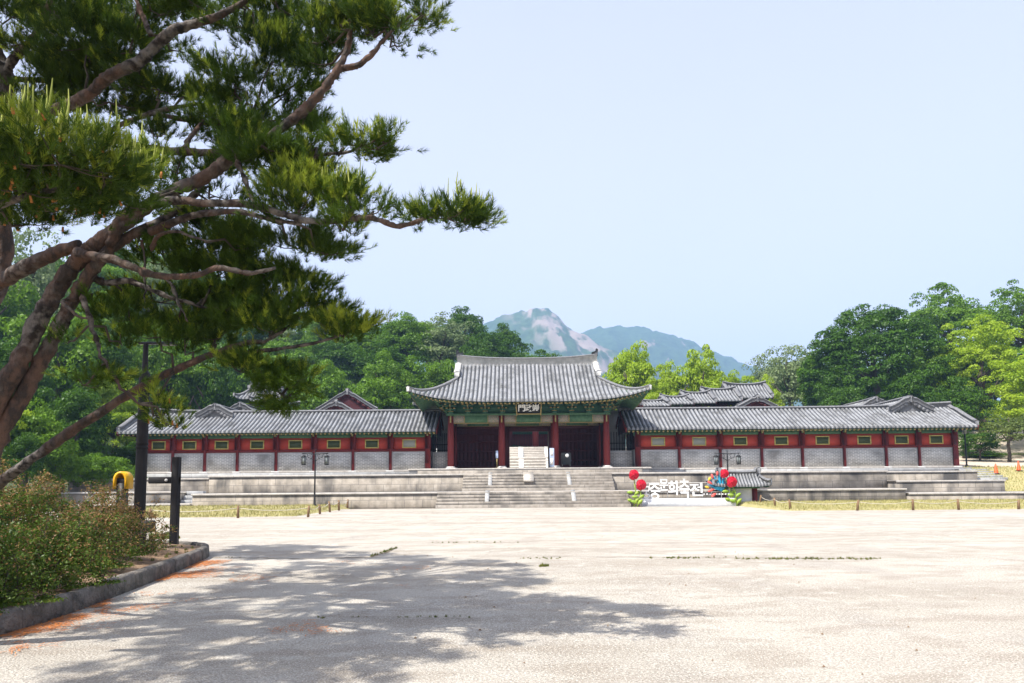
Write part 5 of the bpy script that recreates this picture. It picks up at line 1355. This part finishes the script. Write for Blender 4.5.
t = empty('yellow_hooded_box', (p.x, 15.6, zg), 'yellow arched hood box on a dark post standing among the bushes', 'utility box')
za = at(122, 489, 15.6).z; zb = at(122, 471.5, 15.6).z; w2 = .15
B = MB(); prof = []
for k in range(9):
    a = PI*k/8; prof.append((w2*math.cos(a), zb-.17+.17*math.sin(a)))
out = [(w2, za)]+prof+[(-w2, za)]; inn = [(x*.72, za if i in (0, len(out)-1) else z-.05) for i, (x, z) in enumerate(out)]
V = []
for y in (15.48, 15.76): V += [(p.x+x, y, z) for x, z in out]+[(p.x+x, y, z) for x, z in inn]
k = len(out); Fs = []
for i in range(k-1):
    Fs += [(i, i+1, k+i+1, k+i), (2*k+i, 3*k+i, 3*k+i+1, 2*k+i+1), (i, 2*k+i, 2*k+i+1, i+1), (k+i, k+i+1, 3*k+i+1, 3*k+i)]
Fs += [(0, k, 3*k, 2*k), (k-1, 3*k-1, 4*k-1, 2*k-1)]
B.add(V, Fs); B.box(p.x-w2+.02, p.x+w2-.02, 15.735, 15.755, za, zb-.1); B.build('hood', M['yellow'], t)
B = MB(); B.box(p.x-.09, p.x+.09, 15.52, 15.68, zg-.05, za+.13); B.bbox(p.x-.095, p.x+.095, 15.53, 15.70, za+.10, za+.24, .01); B.build('post', M['black'], t)

# ------------------------------------------------------------------ the old pine
ptree = empty('pine_tree', (-6.3, 6.9, .3), 'large leaning red pine with twisted limbs and dark needle pads filling the upper left', 'pine tree')
LIMB = []
def limb(pts, radii, name='branch', k=10, wob=.02, mat='bark', parent=None):
    P = catmull([tuple(p) for p in pts], 14 if k > 15 else 8); n = len(P); r = np.random.default_rng(len(LIMB)+50)
    R = np.interp(np.linspace(0, 1, n), np.linspace(0, 1, len(radii)), radii)
    R = R*.88; P = P+r.normal(0, 1, P.shape)*R[:, None]*.06
    Vs = []
    B = MB(); B.tube([Vector(p) for p in P], list(R*(1+r.normal(0, .06, n))), k)
    V = np.array(B.V); 
    if k >= 10: V += hashnoise2(V[:, 0]*1.0+V[:, 1], V[:, 2], 3, 5, 12, .7)[:, None]*.024*np.array([1, .5, .6])
    o = mesh_np(name, V, B.F, M[mat], parent or ptree, True); LIMB.append(P); return o
A = lambda px, py, d: np.array(at(px, py, d))
base1 = np.array([-6.35, 6.9, .1]); 
trunk = limb([base1, A(-75, 510, 6.8), A(0, 397, 6.7), A(38, 322, 6.7), A(62, 280, 6.7), A(84, 255, 6.7), A(104, 238, 6.7), A(140, 215, 6.75)], [.19, .135, .100, .092, .090, .09, .08, .058], 'trunk', 24)
limb([base1+np.array([.22, .1, 0]), A(-50, 520, 6.9), A(6, 425, 6.8), A(42, 360, 6.8), A(69, 308, 6.75), A(94, 268, 6.72), A(122, 240, 6.75), A(165, 218, 6.9), A(205, 186, 7.0)], [.14, .11, .085, .078, .072, .068, .058, .046, .038], 'second_trunk', 20)
limb([A(104, 240, 6.7), A(140, 212, 6.6), A(170, 192, 6.5), A(200, 180, 6.45), A(222, 165, 6.4), A(236, 152, 6.4)], [.07, .065, .062, .066, .075, .06], 'branch', 14)
limb([A(236, 155, 6.38), A(243, 175, 6.3), A(254, 203, 6.3), A(272, 219, 6.25)], [.035, .025, .02, .018])
limb([A(110, 245, 6.7), A(122, 218, 6.6), A(142, 206, 6.5), A(183, 200, 6.3), A(200, 203, 6.2), A(240, 204, 6.2), A(275, 212, 6.1), A(318, 222, 6.1), A(369, 218, 6.0), A(400, 226, 6.0), A(432, 216, 6.0), A(460, 212, 6)], [.07, .06, .05, .045, .04, .035, .035, .03, .028, .025, .02, .012])
limb([A(150, 232, 6.7), A(180, 220, 6.6), A(200, 214, 6.5), A(236, 212, 6.4), A(272, 220, 6.3), A(300, 224, 6.2)], [.05, .04, .035, .03, .025, .015])
limb([A(77, 252, 6.6), A(116, 261, 6.4), A(151, 275, 6.3), A(193, 276, 6.2), A(218, 268, 6.2), A(250, 273, 6.2), A(275, 268, 6.2)], [.05, .042, .035, .03, .028, .025, .015])
limb([A(88, 274, 6.8), A(105, 283, 6.8), A(126, 281, 6.8), A(142, 286, 6.8), A(165, 296, 6.8), A(197, 305, 6.9), A(240, 312, 7)], [.045, .04, .035, .03, .025, .02, .01])
limb([np.array([-8.2, 9.4, .3]), A(-20, 500, 8.6), A(28, 462, 8.0), A(84, 423, 7.6), A(140, 388, 7.3), A(193, 362, 7.1), A(240, 345, 7), A(262, 341, 7)], [.10, .08, .066, .058, .048, .04, .032, .025], 'lower_limb', 12)
limb([A(225, 352, 7.05), A(262, 351, 7), A(292, 347, 6.9), A(318, 342, 6.9), A(345, 334, 6.9)], [.03, .022, .02, .018, .01])
limb([A(260, 344, 7), A(278, 334, 7), A(300, 318, 7), A(318, 308, 7)], [.022, .018, .015, .01])
limb([A(235, 350, 7), A(252, 365, 7), A(270, 382, 7), A(286, 398, 7)], [.025, .02, .015, .01])
limb([A(-60, 300, 7.6), A(-30, 290, 7.3), A(0, 282, 7.1), A(21, 270, 6.9), A(53, 254, 6.8), A(78, 246, 6.7)], [.06, .07, .078, .085, .075, .065], 'branch', 14)
limb([A(-70, 420, 8.3), A(-20, 330, 8.2), A(2, 270, 8.2), A(2, 200, 8.1), A(3, 140, 8.0), A(2, 80, 8), A(-14, 20, 8), A(-22, -60, 8), A(-30, -160, 8)], [.12, .11, .10, .12, .15, .13, .12, .1, .08], 'rear_trunk', 12)
limb([A(5, 75, 8), A(14, 58, 7.9), A(38, 33, 7.8), A(50, 0, 7.8), A(54, -40, 7.8)], [.06, .055, .05, .045, .03])
limb([A(-10, 122, 7.9), A(44, 114, 7.6), A(88, 95, 7.3), A(108, 77, 7.1), A(138, 62, 7.0), A(170, 33, 6.9), A(187, 26, 6.9), A(223, 14, 6.8), A(260, -8, 6.8)], [.06, .075, .072, .07, .065, .06, .055, .04, .02], 'branch', 12)
limb([A(-10, 78, 8.3), A(40, 80, 8.1), A(95, 82, 8)], [.05, .035, .02])
limb([A(95, 150, 7.4), A(111, 141, 7.2), A(152, 149, 7.0), A(190, 152, 6.8), A(220, 153, 6.6)], [.04, .042, .045, .042, .04])
limb([A(100, 138, 7.6), A(118, 126, 7.5), A(155, 112, 7.3), A(190, 105, 7.2), A(205, 104, 7.2)], [.035, .03, .03, .02, .01])
limb([A(150, 113, 7.3), A(185, 119, 7.2), A(222, 123, 7.1), A(250, 118, 7)], [.03, .028, .025, .015])
limb([A(183, 150, 6.8), A(194, 132, 6.9), A(204, 120, 7)], [.03, .025, .02])
limb([A(228, 154, 6.4), A(256, 145, 6.3), A(284, 126, 6.2), A(302, 112, 6.2), A(316, 98, 6.2), A(330, 80, 6.2), A(340, 67, 6.2), A(346, 52, 6.3), A(350, 36, 6.3), A(356, 10, 6.3)], [.025, .035, .05, .052, .05, .047, .043, .033, .027, .015], 'branch', 12)
limb([A(340, 68, 6.2), A(352, 67, 6.2), A(362, 63, 6.1), A(374, 52, 6.1), A(384, 40, 6.1), A(400, 24, 6.1)], [.035, .032, .03, .025, .02, .012])
limb([A(290, 172, 6.4), A(322, 155, 6.3), A(344, 153, 6.2), A(366, 146, 6.2)], [.02, .018, .016, .008])
limb([A(82, 292, 6.75), A(88, 312, 6.6), A(96, 340, 6.55), A(103, 360, 6.5), A(124, 391, 6.5), A(140, 404, 6.5)], [.028, .026, .023, .02, .014, .008])
limb([A(76, 300, 6.7), A(62, 302, 6.5), A(82, 318, 6.4), A(92, 316, 6.4)], [.02, .015, .012, .008])
limb([A(152, 35, 7), A(140, 10, 7), A(133, -20, 7)], [.03, .025, .02])
# dangling twigs
limb([A(142, 240, 6.7), A(143, 262, 6.7), A(146, 300, 6.7)], [.015, .012, .006])
limb([A(165, 275, 6.6), A(178, 300, 6.6), A(188, 322, 6.6)], [.02, .015, .008])
limb([A(150, 250, 6.6), A(160, 235, 6.5), A(180, 232, 6.5), A(205, 242, 6.5)], [.025, .02, .016, .01])

limb([A(-160, 290, 5.6), A(-60, 235, 5.4), A(0, 205, 5.3), A(50, 190, 5.2), A(100, 180, 5.3)], [.05, .045, .035, .025, .012])
PR = np.random.default_rng(77)
nd_V = []; nd_T = []; yd_V = []; yd_T = []; CA = MB(); PO = MB(); TW = MB()
def shoots(C, A_, L, nneed, nl, young_lit, spread=(.55, 1.05), width=.0032):
    """C (n,3) shoot base, A_ axis"""
    n = len(C); r = PR
    A_ = A_/np.linalg.norm(A_, axis=1)[:, None]
    t = r.uniform(.0, 1, (n, nneed)); th = r.uniform(*spread, (n, nneed))*(1.15-.5*t); ph = r.uniform(0, 2*PI, (n, nneed))
    ref = np.where(np.abs(A_[:, 2:3]) > .9, np.array([[1., 0, 0]]), np.array([[0, 0, 1.]]))
    u = np.cross(A_, ref); u /= np.linalg.norm(u, axis=1)[:, None]; v = np.cross(A_, u)
    D = A_[:, None]*np.cos(th)[..., None]+(u[:, None]*np.cos(ph)[..., None]+v[:, None]*np.sin(ph)[..., None])*np.sin(th)[..., None]
    D[..., 2] += .18
    B0 = C[:, None]+A_[:, None]*(t*L[:, None])[..., None]
    ln = nl*r.uniform(.75, 1.15, (n, nneed))
    side = np.cross(D, r.normal(size=D.shape)); side /= np.linalg.norm(side, axis=2)[..., None]
    V = np.stack([B0-side*width, B0+side*width, B0+D*ln[..., None]], 2).reshape(-1, 3)
    T = np.repeat((r.uniform(0, 1, (n, 1))*.6+r.uniform(0, .4, (n, nneed))).ravel(), 3)
    (yd_V if young_lit else nd_V).append(V); (yd_T if young_lit else nd_T).append(T)
LP = None
def pad(c, rx, rz, dens=1., young_lit=.15, candle=.0, dry=None, ry=None, pollen=0, nneed=40, width=.0028, nl=.068, droop=0, twigs=True, rag=1.0):
    global LP
    if LP is None: LP = np.concatenate(LIMB)
    c = np.asarray(c, float); ry = ry or rx*.8
    area = rx*rz+rx*ry*.35
    n = max(6, int(dens*area*1400)); r = PR
    # sub clumps so that the pad has a ragged outline and gaps
    ns = max(3, int(rx*rz*34*rag)+3); sc = r.uniform(-1, 1, (ns, 3)); sc /= np.maximum(np.linalg.norm(sc, axis=1)[:, None], .9); sc *= np.array([rx, ry, rz])*.85
    idx = r.integers(0, ns, n); w = r.normal(0, 1, (n, 3))*np.array([.10, .10, .038])*min(1.3, .6+rx)
    P = sc[idx]+w; P[:, 2] = np.where(P[:, 2] < -rz*.8, -rz*.6+r.uniform(0, .1, n), P[:, 2])
    ax = P/np.array([rx, ry, max(rz, .05)])*np.array([.7, .7, .25])+np.array([0, 0, .75-droop])+r.normal(0, .28, (n, 3))
    L = r.uniform(.06, .14, n); C = P+c
    yg = (r.uniform(size=n) < (young_lit+.06)*np.clip(1.0+1.1*np.clip(P[:, 2]/rz, -.8, 1)+.9*np.clip(w[:, 2]/.05, -1, 1.2), 0, 3))  # new-growth shoots favour upper sides, so pad tops are coloured as if sunlit
    if (~yg).any(): shoots(C[~yg], ax[~yg], L[~yg], nneed, nl, False, width=width)
    if yg.any(): shoots(C[yg], ax[yg], L[yg], nneed, nl*.8, True, width=width)
    # candles on the top
    if candle > 0:
        up = np.where((P[:, 2] > rz*.1) & (r.uniform(size=n) < candle))[0]
        for q in up:
            b = Vector(C[q])+Vector((0, 0, .03)); h = r.uniform(.06, .22); tp = b+Vector((r.normal(0, .012), r.normal(0, .012), h))
            CA.tube([b, b.lerp(tp, .5)+Vector((r.normal(0, .004), 0, 0)), tp], [.008, .0065, .003], 4, cap=False)
    if pollen > 0:
        for q in np.where(r.uniform(size=n) < pollen)[0]:
            b = Vector(C[q]); PO.tube([b, b+Vector((r.normal(0, .01), r.normal(0, .01), .045))], [.011, .008], 4)
    # twigs from the nearest limb point into the pad
    if twigs:
        q = LP[np.argmin(np.linalg.norm(LP-c, axis=1))]; q = Vector(q); cc = Vector(c)-Vector((0, 0, rz*.2))
        if (q-cc).length < 1.1:
            TW.tube([q, q.lerp(cc, .35)+Vector((.03, 0, .05)), q.lerp(cc, .7)+Vector((-.02, 0, -.04)), cc], [.014, .012, .010, .008], 5)
        for k in range(min(ns, 14)):
            e = Vector(c+sc[k]); TW.tube([cc, cc.lerp(e, .5)+Vector((0, 0, -.02)), e], [.007, .005, .003], 4, cap=False)
def padpx(px, py, hw, hh, d, **k):
    c = A(px, py, d); s = d/F; pad(c, hw*s, hh*s, **k)
# (px, py, half width, half height, depth)
P1 = [
 # right tip and finger pads
 (446, 216, 40, 12, 6.0, dict(dens=2.2, young_lit=.2, candle=.45)), (420, 219, 16, 8, 6.0, dict(dens=1.8, young_lit=.1, candle=.1)), (470, 217, 14, 9, 6.0, dict(dens=2.0, young_lit=.2, candle=.5)),
 (360, 142, 34, 11, 6.2, dict(dens=2.2, young_lit=.25, candle=.4)), (340, 150, 14, 8, 6.2, dict(dens=1.5)), (385, 142, 12, 9, 6.2, dict(dens=1.8, young_lit=.2, candle=.2)),
 (372, 213, 20, 8, 6.0, dict(dens=1.6, young_lit=.1)), (345, 228, 20, 9, 6.1, dict(dens=1.6)), (330, 200, 34, 16, 6.1, dict(dens=2.0, young_lit=.25, candle=.2)), (300, 208, 40, 18, 6.2, dict(dens=2.0, young_lit=.3)), (350, 205, 14, 12, 6, dict(dens=1.6, candle=.2)),
 (290, 188, 34, 12, 6.3, dict(dens=1.8, young_lit=.3)), (275, 165, 46, 16, 6.5, dict(dens=2.0, young_lit=.05)), (255, 150, 40, 16, 6.9, dict(dens=1.8, young_lit=.08)), (300, 178, 26, 12, 6.4, dict(dens=1.6, young_lit=.05)), (312, 168, 22, 12, 6.4, dict(dens=1.5, young_lit=.05)),
 (262, 143, 26, 13, 6.15, dict(dens=2.0, young_lit=.05)), (240, 135, 20, 12, 6.4, dict(dens=1.8, young_lit=.05)),
 # top right mass
 (400, 20, 34, 14, 6.1, dict(dens=2.2, young_lit=.4, candle=.06)), (424, 12, 16, 10, 6.1, dict(dens=2.0, young_lit=.35, candle=.15)), (372, 30, 30, 14, 6.2, dict(dens=2.0, young_lit=.3)), (340, 22, 34, 14, 6.4, dict(dens=1.9, young_lit=.15)), (395, 44, 16, 7, 6.1, dict(dens=1.0, young_lit=0)),
 (310, 40, 38, 16, 6.6, dict(dens=1.9, young_lit=.1)), (290, 12, 40, 14, 6.8, dict(dens=2.0, young_lit=.1)), (352, 3, 40, 10, 6.3, dict(dens=2.0, young_lit=.1)), (250, 24, 38, 16, 7, dict(dens=1.9, young_lit=.1)), (330, 62, 26, 9, 6.5, dict(dens=1.2, young_lit=.1)),
 (270, 62, 40, 15, 6.9, dict(dens=2.0, young_lit=.3)), (236, 75, 34, 12, 7.0, dict(dens=1.5, young_lit=.25)), (300, 78, 26, 10, 6.8, dict(dens=1.2, young_lit=.1)), (248, 92, 40, 8, 7.0, dict(dens=1.3, young_lit=.05)), (276, 118, 34, 12, 6.8, dict(dens=1.8, young_lit=.05)), (305, 125, 22, 12, 6.5, dict(dens=1.5, young_lit=.05)), (240, 122, 40, 14, 7.1, dict(dens=1.7, young_lit=.2)), (312, 142, 18, 10, 6.4, dict(dens=1.5)),
 # top left mass
 (205, 8, 40, 12, 7.2, dict(dens=2.0, young_lit=.2)), (160, 12, 44, 16, 7.4, dict(dens=2.0, young_lit=.2)), (110, 14, 44, 16, 7.6, dict(dens=1.9, young_lit=.1)), (60, 14, 44, 18, 7.8, dict(dens=1.9, young_lit=.15)), (12, 14, 40, 18, 7.9, dict(dens=1.9, young_lit=.25)),
 (24, 42, 30, 10, 7.8, dict(dens=1.3, young_lit=.3)), (88, 44, 44, 18, 7.4, dict(dens=2.0, young_lit=.08)), (130, 50, 30, 14, 7.4, dict(dens=2.0)), (110, 70, 40, 12, 7.8, dict(dens=1.9, young_lit=.1)), (60, 62, 34, 12, 7.9, dict(dens=1.5, young_lit=.25)), (30, 92, 34, 8, 8.1, dict(dens=1.2, young_lit=.1)),
 (75, 88, 38, 12, 7.9, dict(dens=1.9, young_lit=.02)), (110, 100, 44, 13, 7.8, dict(dens=2.0, young_lit=.02)), (160, 88, 30, 13, 7.4, dict(dens=1.8, young_lit=.1)), (150, 78, 30, 10, 7.4, dict(dens=1.8)), (185, 92, 22, 10, 7.4, dict(dens=1.4, young_lit=.3)), (205, 100, 26, 10, 7.2, dict(dens=1.4, young_lit=.2)), (180, 50, 18, 7, 7.3, dict(dens=.9)), (196, 130, 24, 8, 7.2, dict(dens=1.1)), (218, 140, 30, 12, 7.1, dict(dens=1.6, young_lit=.1)),
 (155, 135, 30, 7, 7.4, dict(dens=1.0)), (60, 112, 40, 9, 7.9, dict(dens=1.6, young_lit=.1)),
 # the near bright pad at left
 (60, 160, 78, 26, 5.0, dict(dens=1.9, young_lit=.38, candle=.6, pollen=.03)), (20, 185, 50, 30, 5.1, dict(dens=1.8, young_lit=.12, pollen=.12)), (105, 180, 44, 22, 5.3, dict(dens=1.7, young_lit=.2, pollen=.03)), (60, 205, 56, 22, 5.6, dict(dens=1.8, young_lit=.1, pollen=.10)), (15, 145, 40, 14, 4.9, dict(dens=1.6, young_lit=.6, candle=.5)), (95, 150, 36, 14, 5.1, dict(dens=1.6, young_lit=.5, candle=.5)), (135, 165, 24, 12, 5.4, dict(dens=1.5, young_lit=.4, candle=.4)), (28, 222, 30, 14, 5.8, dict(dens=1.5, young_lit=.05, pollen=.12)), (120, 200, 34, 16, 5.8, dict(dens=1.6, young_lit=.1)), (148, 188, 22, 12, 6.0, dict(dens=1.3, young_lit=.2)), (-30, 190, 50, 40, 5.2, dict(dens=1.5, young_lit=.2)),
 # fill
 (85, 20, 40, 14, 7.5, dict(dens=1.6, young_lit=.1)), (135, 30, 36, 12, 7.5, dict(dens=1.5, young_lit=.1)), (265, 40, 34, 12, 6.9, dict(dens=1.6, young_lit=.15)), (130, 85, 34, 12, 7.7, dict(dens=1.5)), (280, 98, 30, 9, 6.8, dict(dens=1.4, young_lit=.1)), (330, 40, 28, 12, 6.5, dict(dens=1.5, young_lit=.15)), (375, 14, 30, 10, 6.3, dict(dens=1.6, young_lit=.3)), (190, 215, 30, 8, 7.0, dict(dens=1.1, young_lit=.1)), (245, 305, 36, 9, 7.1, dict(dens=1.5)), (300, 290, 30, 8, 7.0, dict(dens=1.3)), (185, 345, 24, 8, 7.1, dict(dens=1.2, young_lit=.1)), (140, 250, 24, 8, 7.2, dict(dens=1.0, young_lit=.1)),
 # middle
 (215, 195, 30, 8, 6.8, dict(dens=1.0, young_lit=.2)), (178, 172, 30, 9, 6.9, dict(dens=1.1, young_lit=.3)), (215, 172, 30, 10, 6.8, dict(dens=1.2, young_lit=.3)), (200, 248, 44, 11, 7.1, dict(dens=1.6, young_lit=.03)), (250, 246, 44, 11, 7.0, dict(dens=1.9, young_lit=.02)), (298, 246, 40, 12, 6.9, dict(dens=1.9, young_lit=.05)), (325, 252, 24, 10, 6.7, dict(dens=1.8, young_lit=.05)), (225, 228, 44, 8, 7.2, dict(dens=1.2)), (170, 262, 34, 12, 7.3, dict(dens=1.5, young_lit=.1)), (215, 274, 44, 13, 7.2, dict(dens=2.0, young_lit=.02)), (265, 274, 40, 12, 7.1, dict(dens=1.9, young_lit=.02)), (300, 272, 26, 9, 7.0, dict(dens=1.5)), (160, 300, 34, 13, 7.2, dict(dens=1.6, young_lit=.25)), (205, 300, 44, 12, 7.2, dict(dens=1.7, young_lit=.05)), (235, 292, 40, 8, 7.1, dict(dens=1.2)), (130, 318, 30, 12, 7.0, dict(dens=1.6, young_lit=.08)), (100, 305, 16, 8, 6.9, dict(dens=1.2)), (180, 322, 44, 9, 7.2, dict(dens=1.5, young_lit=.15)), (235, 322, 40, 11, 7.1, dict(dens=1.8, young_lit=.03)), (290, 312, 44, 10, 7.0, dict(dens=1.7, young_lit=.1)), (328, 308, 18, 8, 6.9, dict(dens=1.3, young_lit=.1)), (270, 330, 36, 9, 7.0, dict(dens=1.7)),
 (345, 330, 28, 13, 6.9, dict(dens=2.1, young_lit=.45)), (365, 328, 14, 10, 6.9, dict(dens=1.9, young_lit=.4)), (330, 325, 16, 8, 6.9, dict(dens=1.5, young_lit=.3)), (215, 338, 30, 8, 7.1, dict(dens=1.4, young_lit=.1)), (160, 335, 30, 10, 7.1, dict(dens=1.2, young_lit=.2)), (120, 340, 24, 7, 7.0, dict(dens=.9, young_lit=.1)),
 (100, 375, 26, 8, 6.6, dict(dens=1.2, young_lit=.15, droop=.5)), (85, 384, 16, 6, 6.6, dict(dens=.8, droop=.5)), (70, 340, 14, 6, 6.6, dict(dens=.8)),
 (255, 366, 26, 13, 7.0, dict(dens=2.0, young_lit=.15, droop=.3)), (275, 378, 28, 14, 7.0, dict(dens=2.0, young_lit=.05, droop=.6)), (292, 396, 20, 15, 7.0, dict(dens=2.0, young_lit=.02, droop=.9)), (240, 370, 18, 9, 7.0, dict(dens=1.5, young_lit=.2)), (300, 378, 14, 10, 7, dict(dens=1.5)),
 (162, 412, 12, 14, 6.9, dict(dens=1.6, young_lit=.6, pollen=.1)), (178, 424, 14, 8, 6.9, dict(dens=1.4, young_lit=.6, pollen=.1)), (157, 396, 10, 8, 6.9, dict(dens=1.2, young_lit=.4)),
]
for px, py, hw, hh, d, k in P1: padpx(px, py, hw, hh, d, **k)
# crown above and left of the frame that throws the wide shade
cnt = 0; tries = 0
poly = [(60, 640), (150, 585), (200, 560), (230, 546), (300, 542), (400, 545), (470, 556), (520, 574), (560, 600), (600, 625), (560, 636), (520, 652), (420, 666), (330, 683), (200, 700), (60, 700)]
def inpoly(x, y):
    c = False; n = len(poly)
    for i in range(n):
        x1, y1 = poly[i]; x2, y2 = poly[(i+1) % n]
        if (y1 > y) != (y2 > y) and x < (x2-x1)*(y-y1)/(y2-y1)+x1: c = not c
    return c
cen = []
while cnt < 88 and tries < 20000:
    tries += 1
    x = PR.uniform(-9.5, 2.4); y = PR.uniform(4.8, 18.5); q = proj((x, y, 0))
    if not inpoly(*q): continue
    ok_ = False
    for _ in range(25):
        h = PR.uniform(5.5, 12.5); g_ = math.tan(math.radians(57)); sx_, sy_ = SUN.x/SUN.z, SUN.y/SUN.z
        c = np.array([x+sx_*h, y+sy_*h, h]); 
        if c[1] < -1: continue
        if c[1] > .5:
            u, v = proj(c)
            marg = 60+F*.75/max(c[1], 1)
            if not (v < -marg*.55 or u < -marg): continue
        elif c[1] > -3: pass
        ok_ = True; break
    if not ok_: continue
    cnt += 1; cen.append(c)
    pad(c, PR.uniform(.45, .85), PR.uniform(.14, .24), dens=.7, young_lit=.1, nneed=18, width=.010, nl=.10, ry=PR.uniform(.4, .8), rag=.6, twigs=False)
print('upper pads', cnt, tries)
# limbs carrying the upper crown
cen = np.array(cen)
root_pts = [np.array(at(-30, -160, 8)), np.array([-8.5, 9.0, 8.5]), np.array([-6.5, 6.0, 8.2]), np.array([-9.5, 11.5, 8.0])]
limb([np.array(at(-22, -60, 8)), np.array([-8.0, 8.0, 8.2]), np.array([-8.6, 9.0, 9.2])], [.1, .09, .07], 'branch', 8)
for c in cen[::2]:
    q = root_pts[int(np.argmin([np.linalg.norm(c-r_) for r_ in root_pts]))]
    mid = (q+c)/2+np.array([0, 0, .3]); u, v = proj(mid)
    TW.tube([Vector(q), Vector(mid), Vector(c)], [.05, .035, .015], 5)
V = np.concatenate(nd_V); o = mesh_np('needles', V, np.arange(len(V)).reshape(-1, 3), LM['needle'], ptree); set_tint(o.data, np.concatenate(nd_T)); print('needles', len(V)//3)
V = np.concatenate(yd_V); o = mesh_np('young_sunlit_needles', V, np.arange(len(V)).reshape(-1, 3), LM['needle_young_lit'], ptree); set_tint(o.data, np.concatenate(yd_T)); print('young_lit', len(V)//3)
for o in (CA.build('candles', LM['candle'], ptree), PO.build('flowers', LM['pollen'], ptree), TW.build('twigs', M['bark2'], ptree)): o['kind'] = 'stuff'

# ------------------------------------------------------------------ haze
hz = MB(); hz.box(-2600, 2600, -400, 2720, -2.0, 420)
mh = bpy.data.materials.new('haze_air'); mh.use_nodes = True; n = mh.node_tree; n.nodes.clear()
pv = n.nodes.new('ShaderNodeVolumePrincipled'); pv.inputs['Color'].default_value = (.40, .64, 1, 1); pv.inputs['Density'].default_value = .0004; pv.inputs['Anisotropy'].default_value = .0
ho = n.nodes.new('ShaderNodeOutputMaterial'); n.links.new(pv.outputs[0], ho.inputs['Volume'])
o = hz.build('haze', mh); tag(o, 'thin pale blue summer haze filling the air towards the mountain', 'haze', kind='stuff')
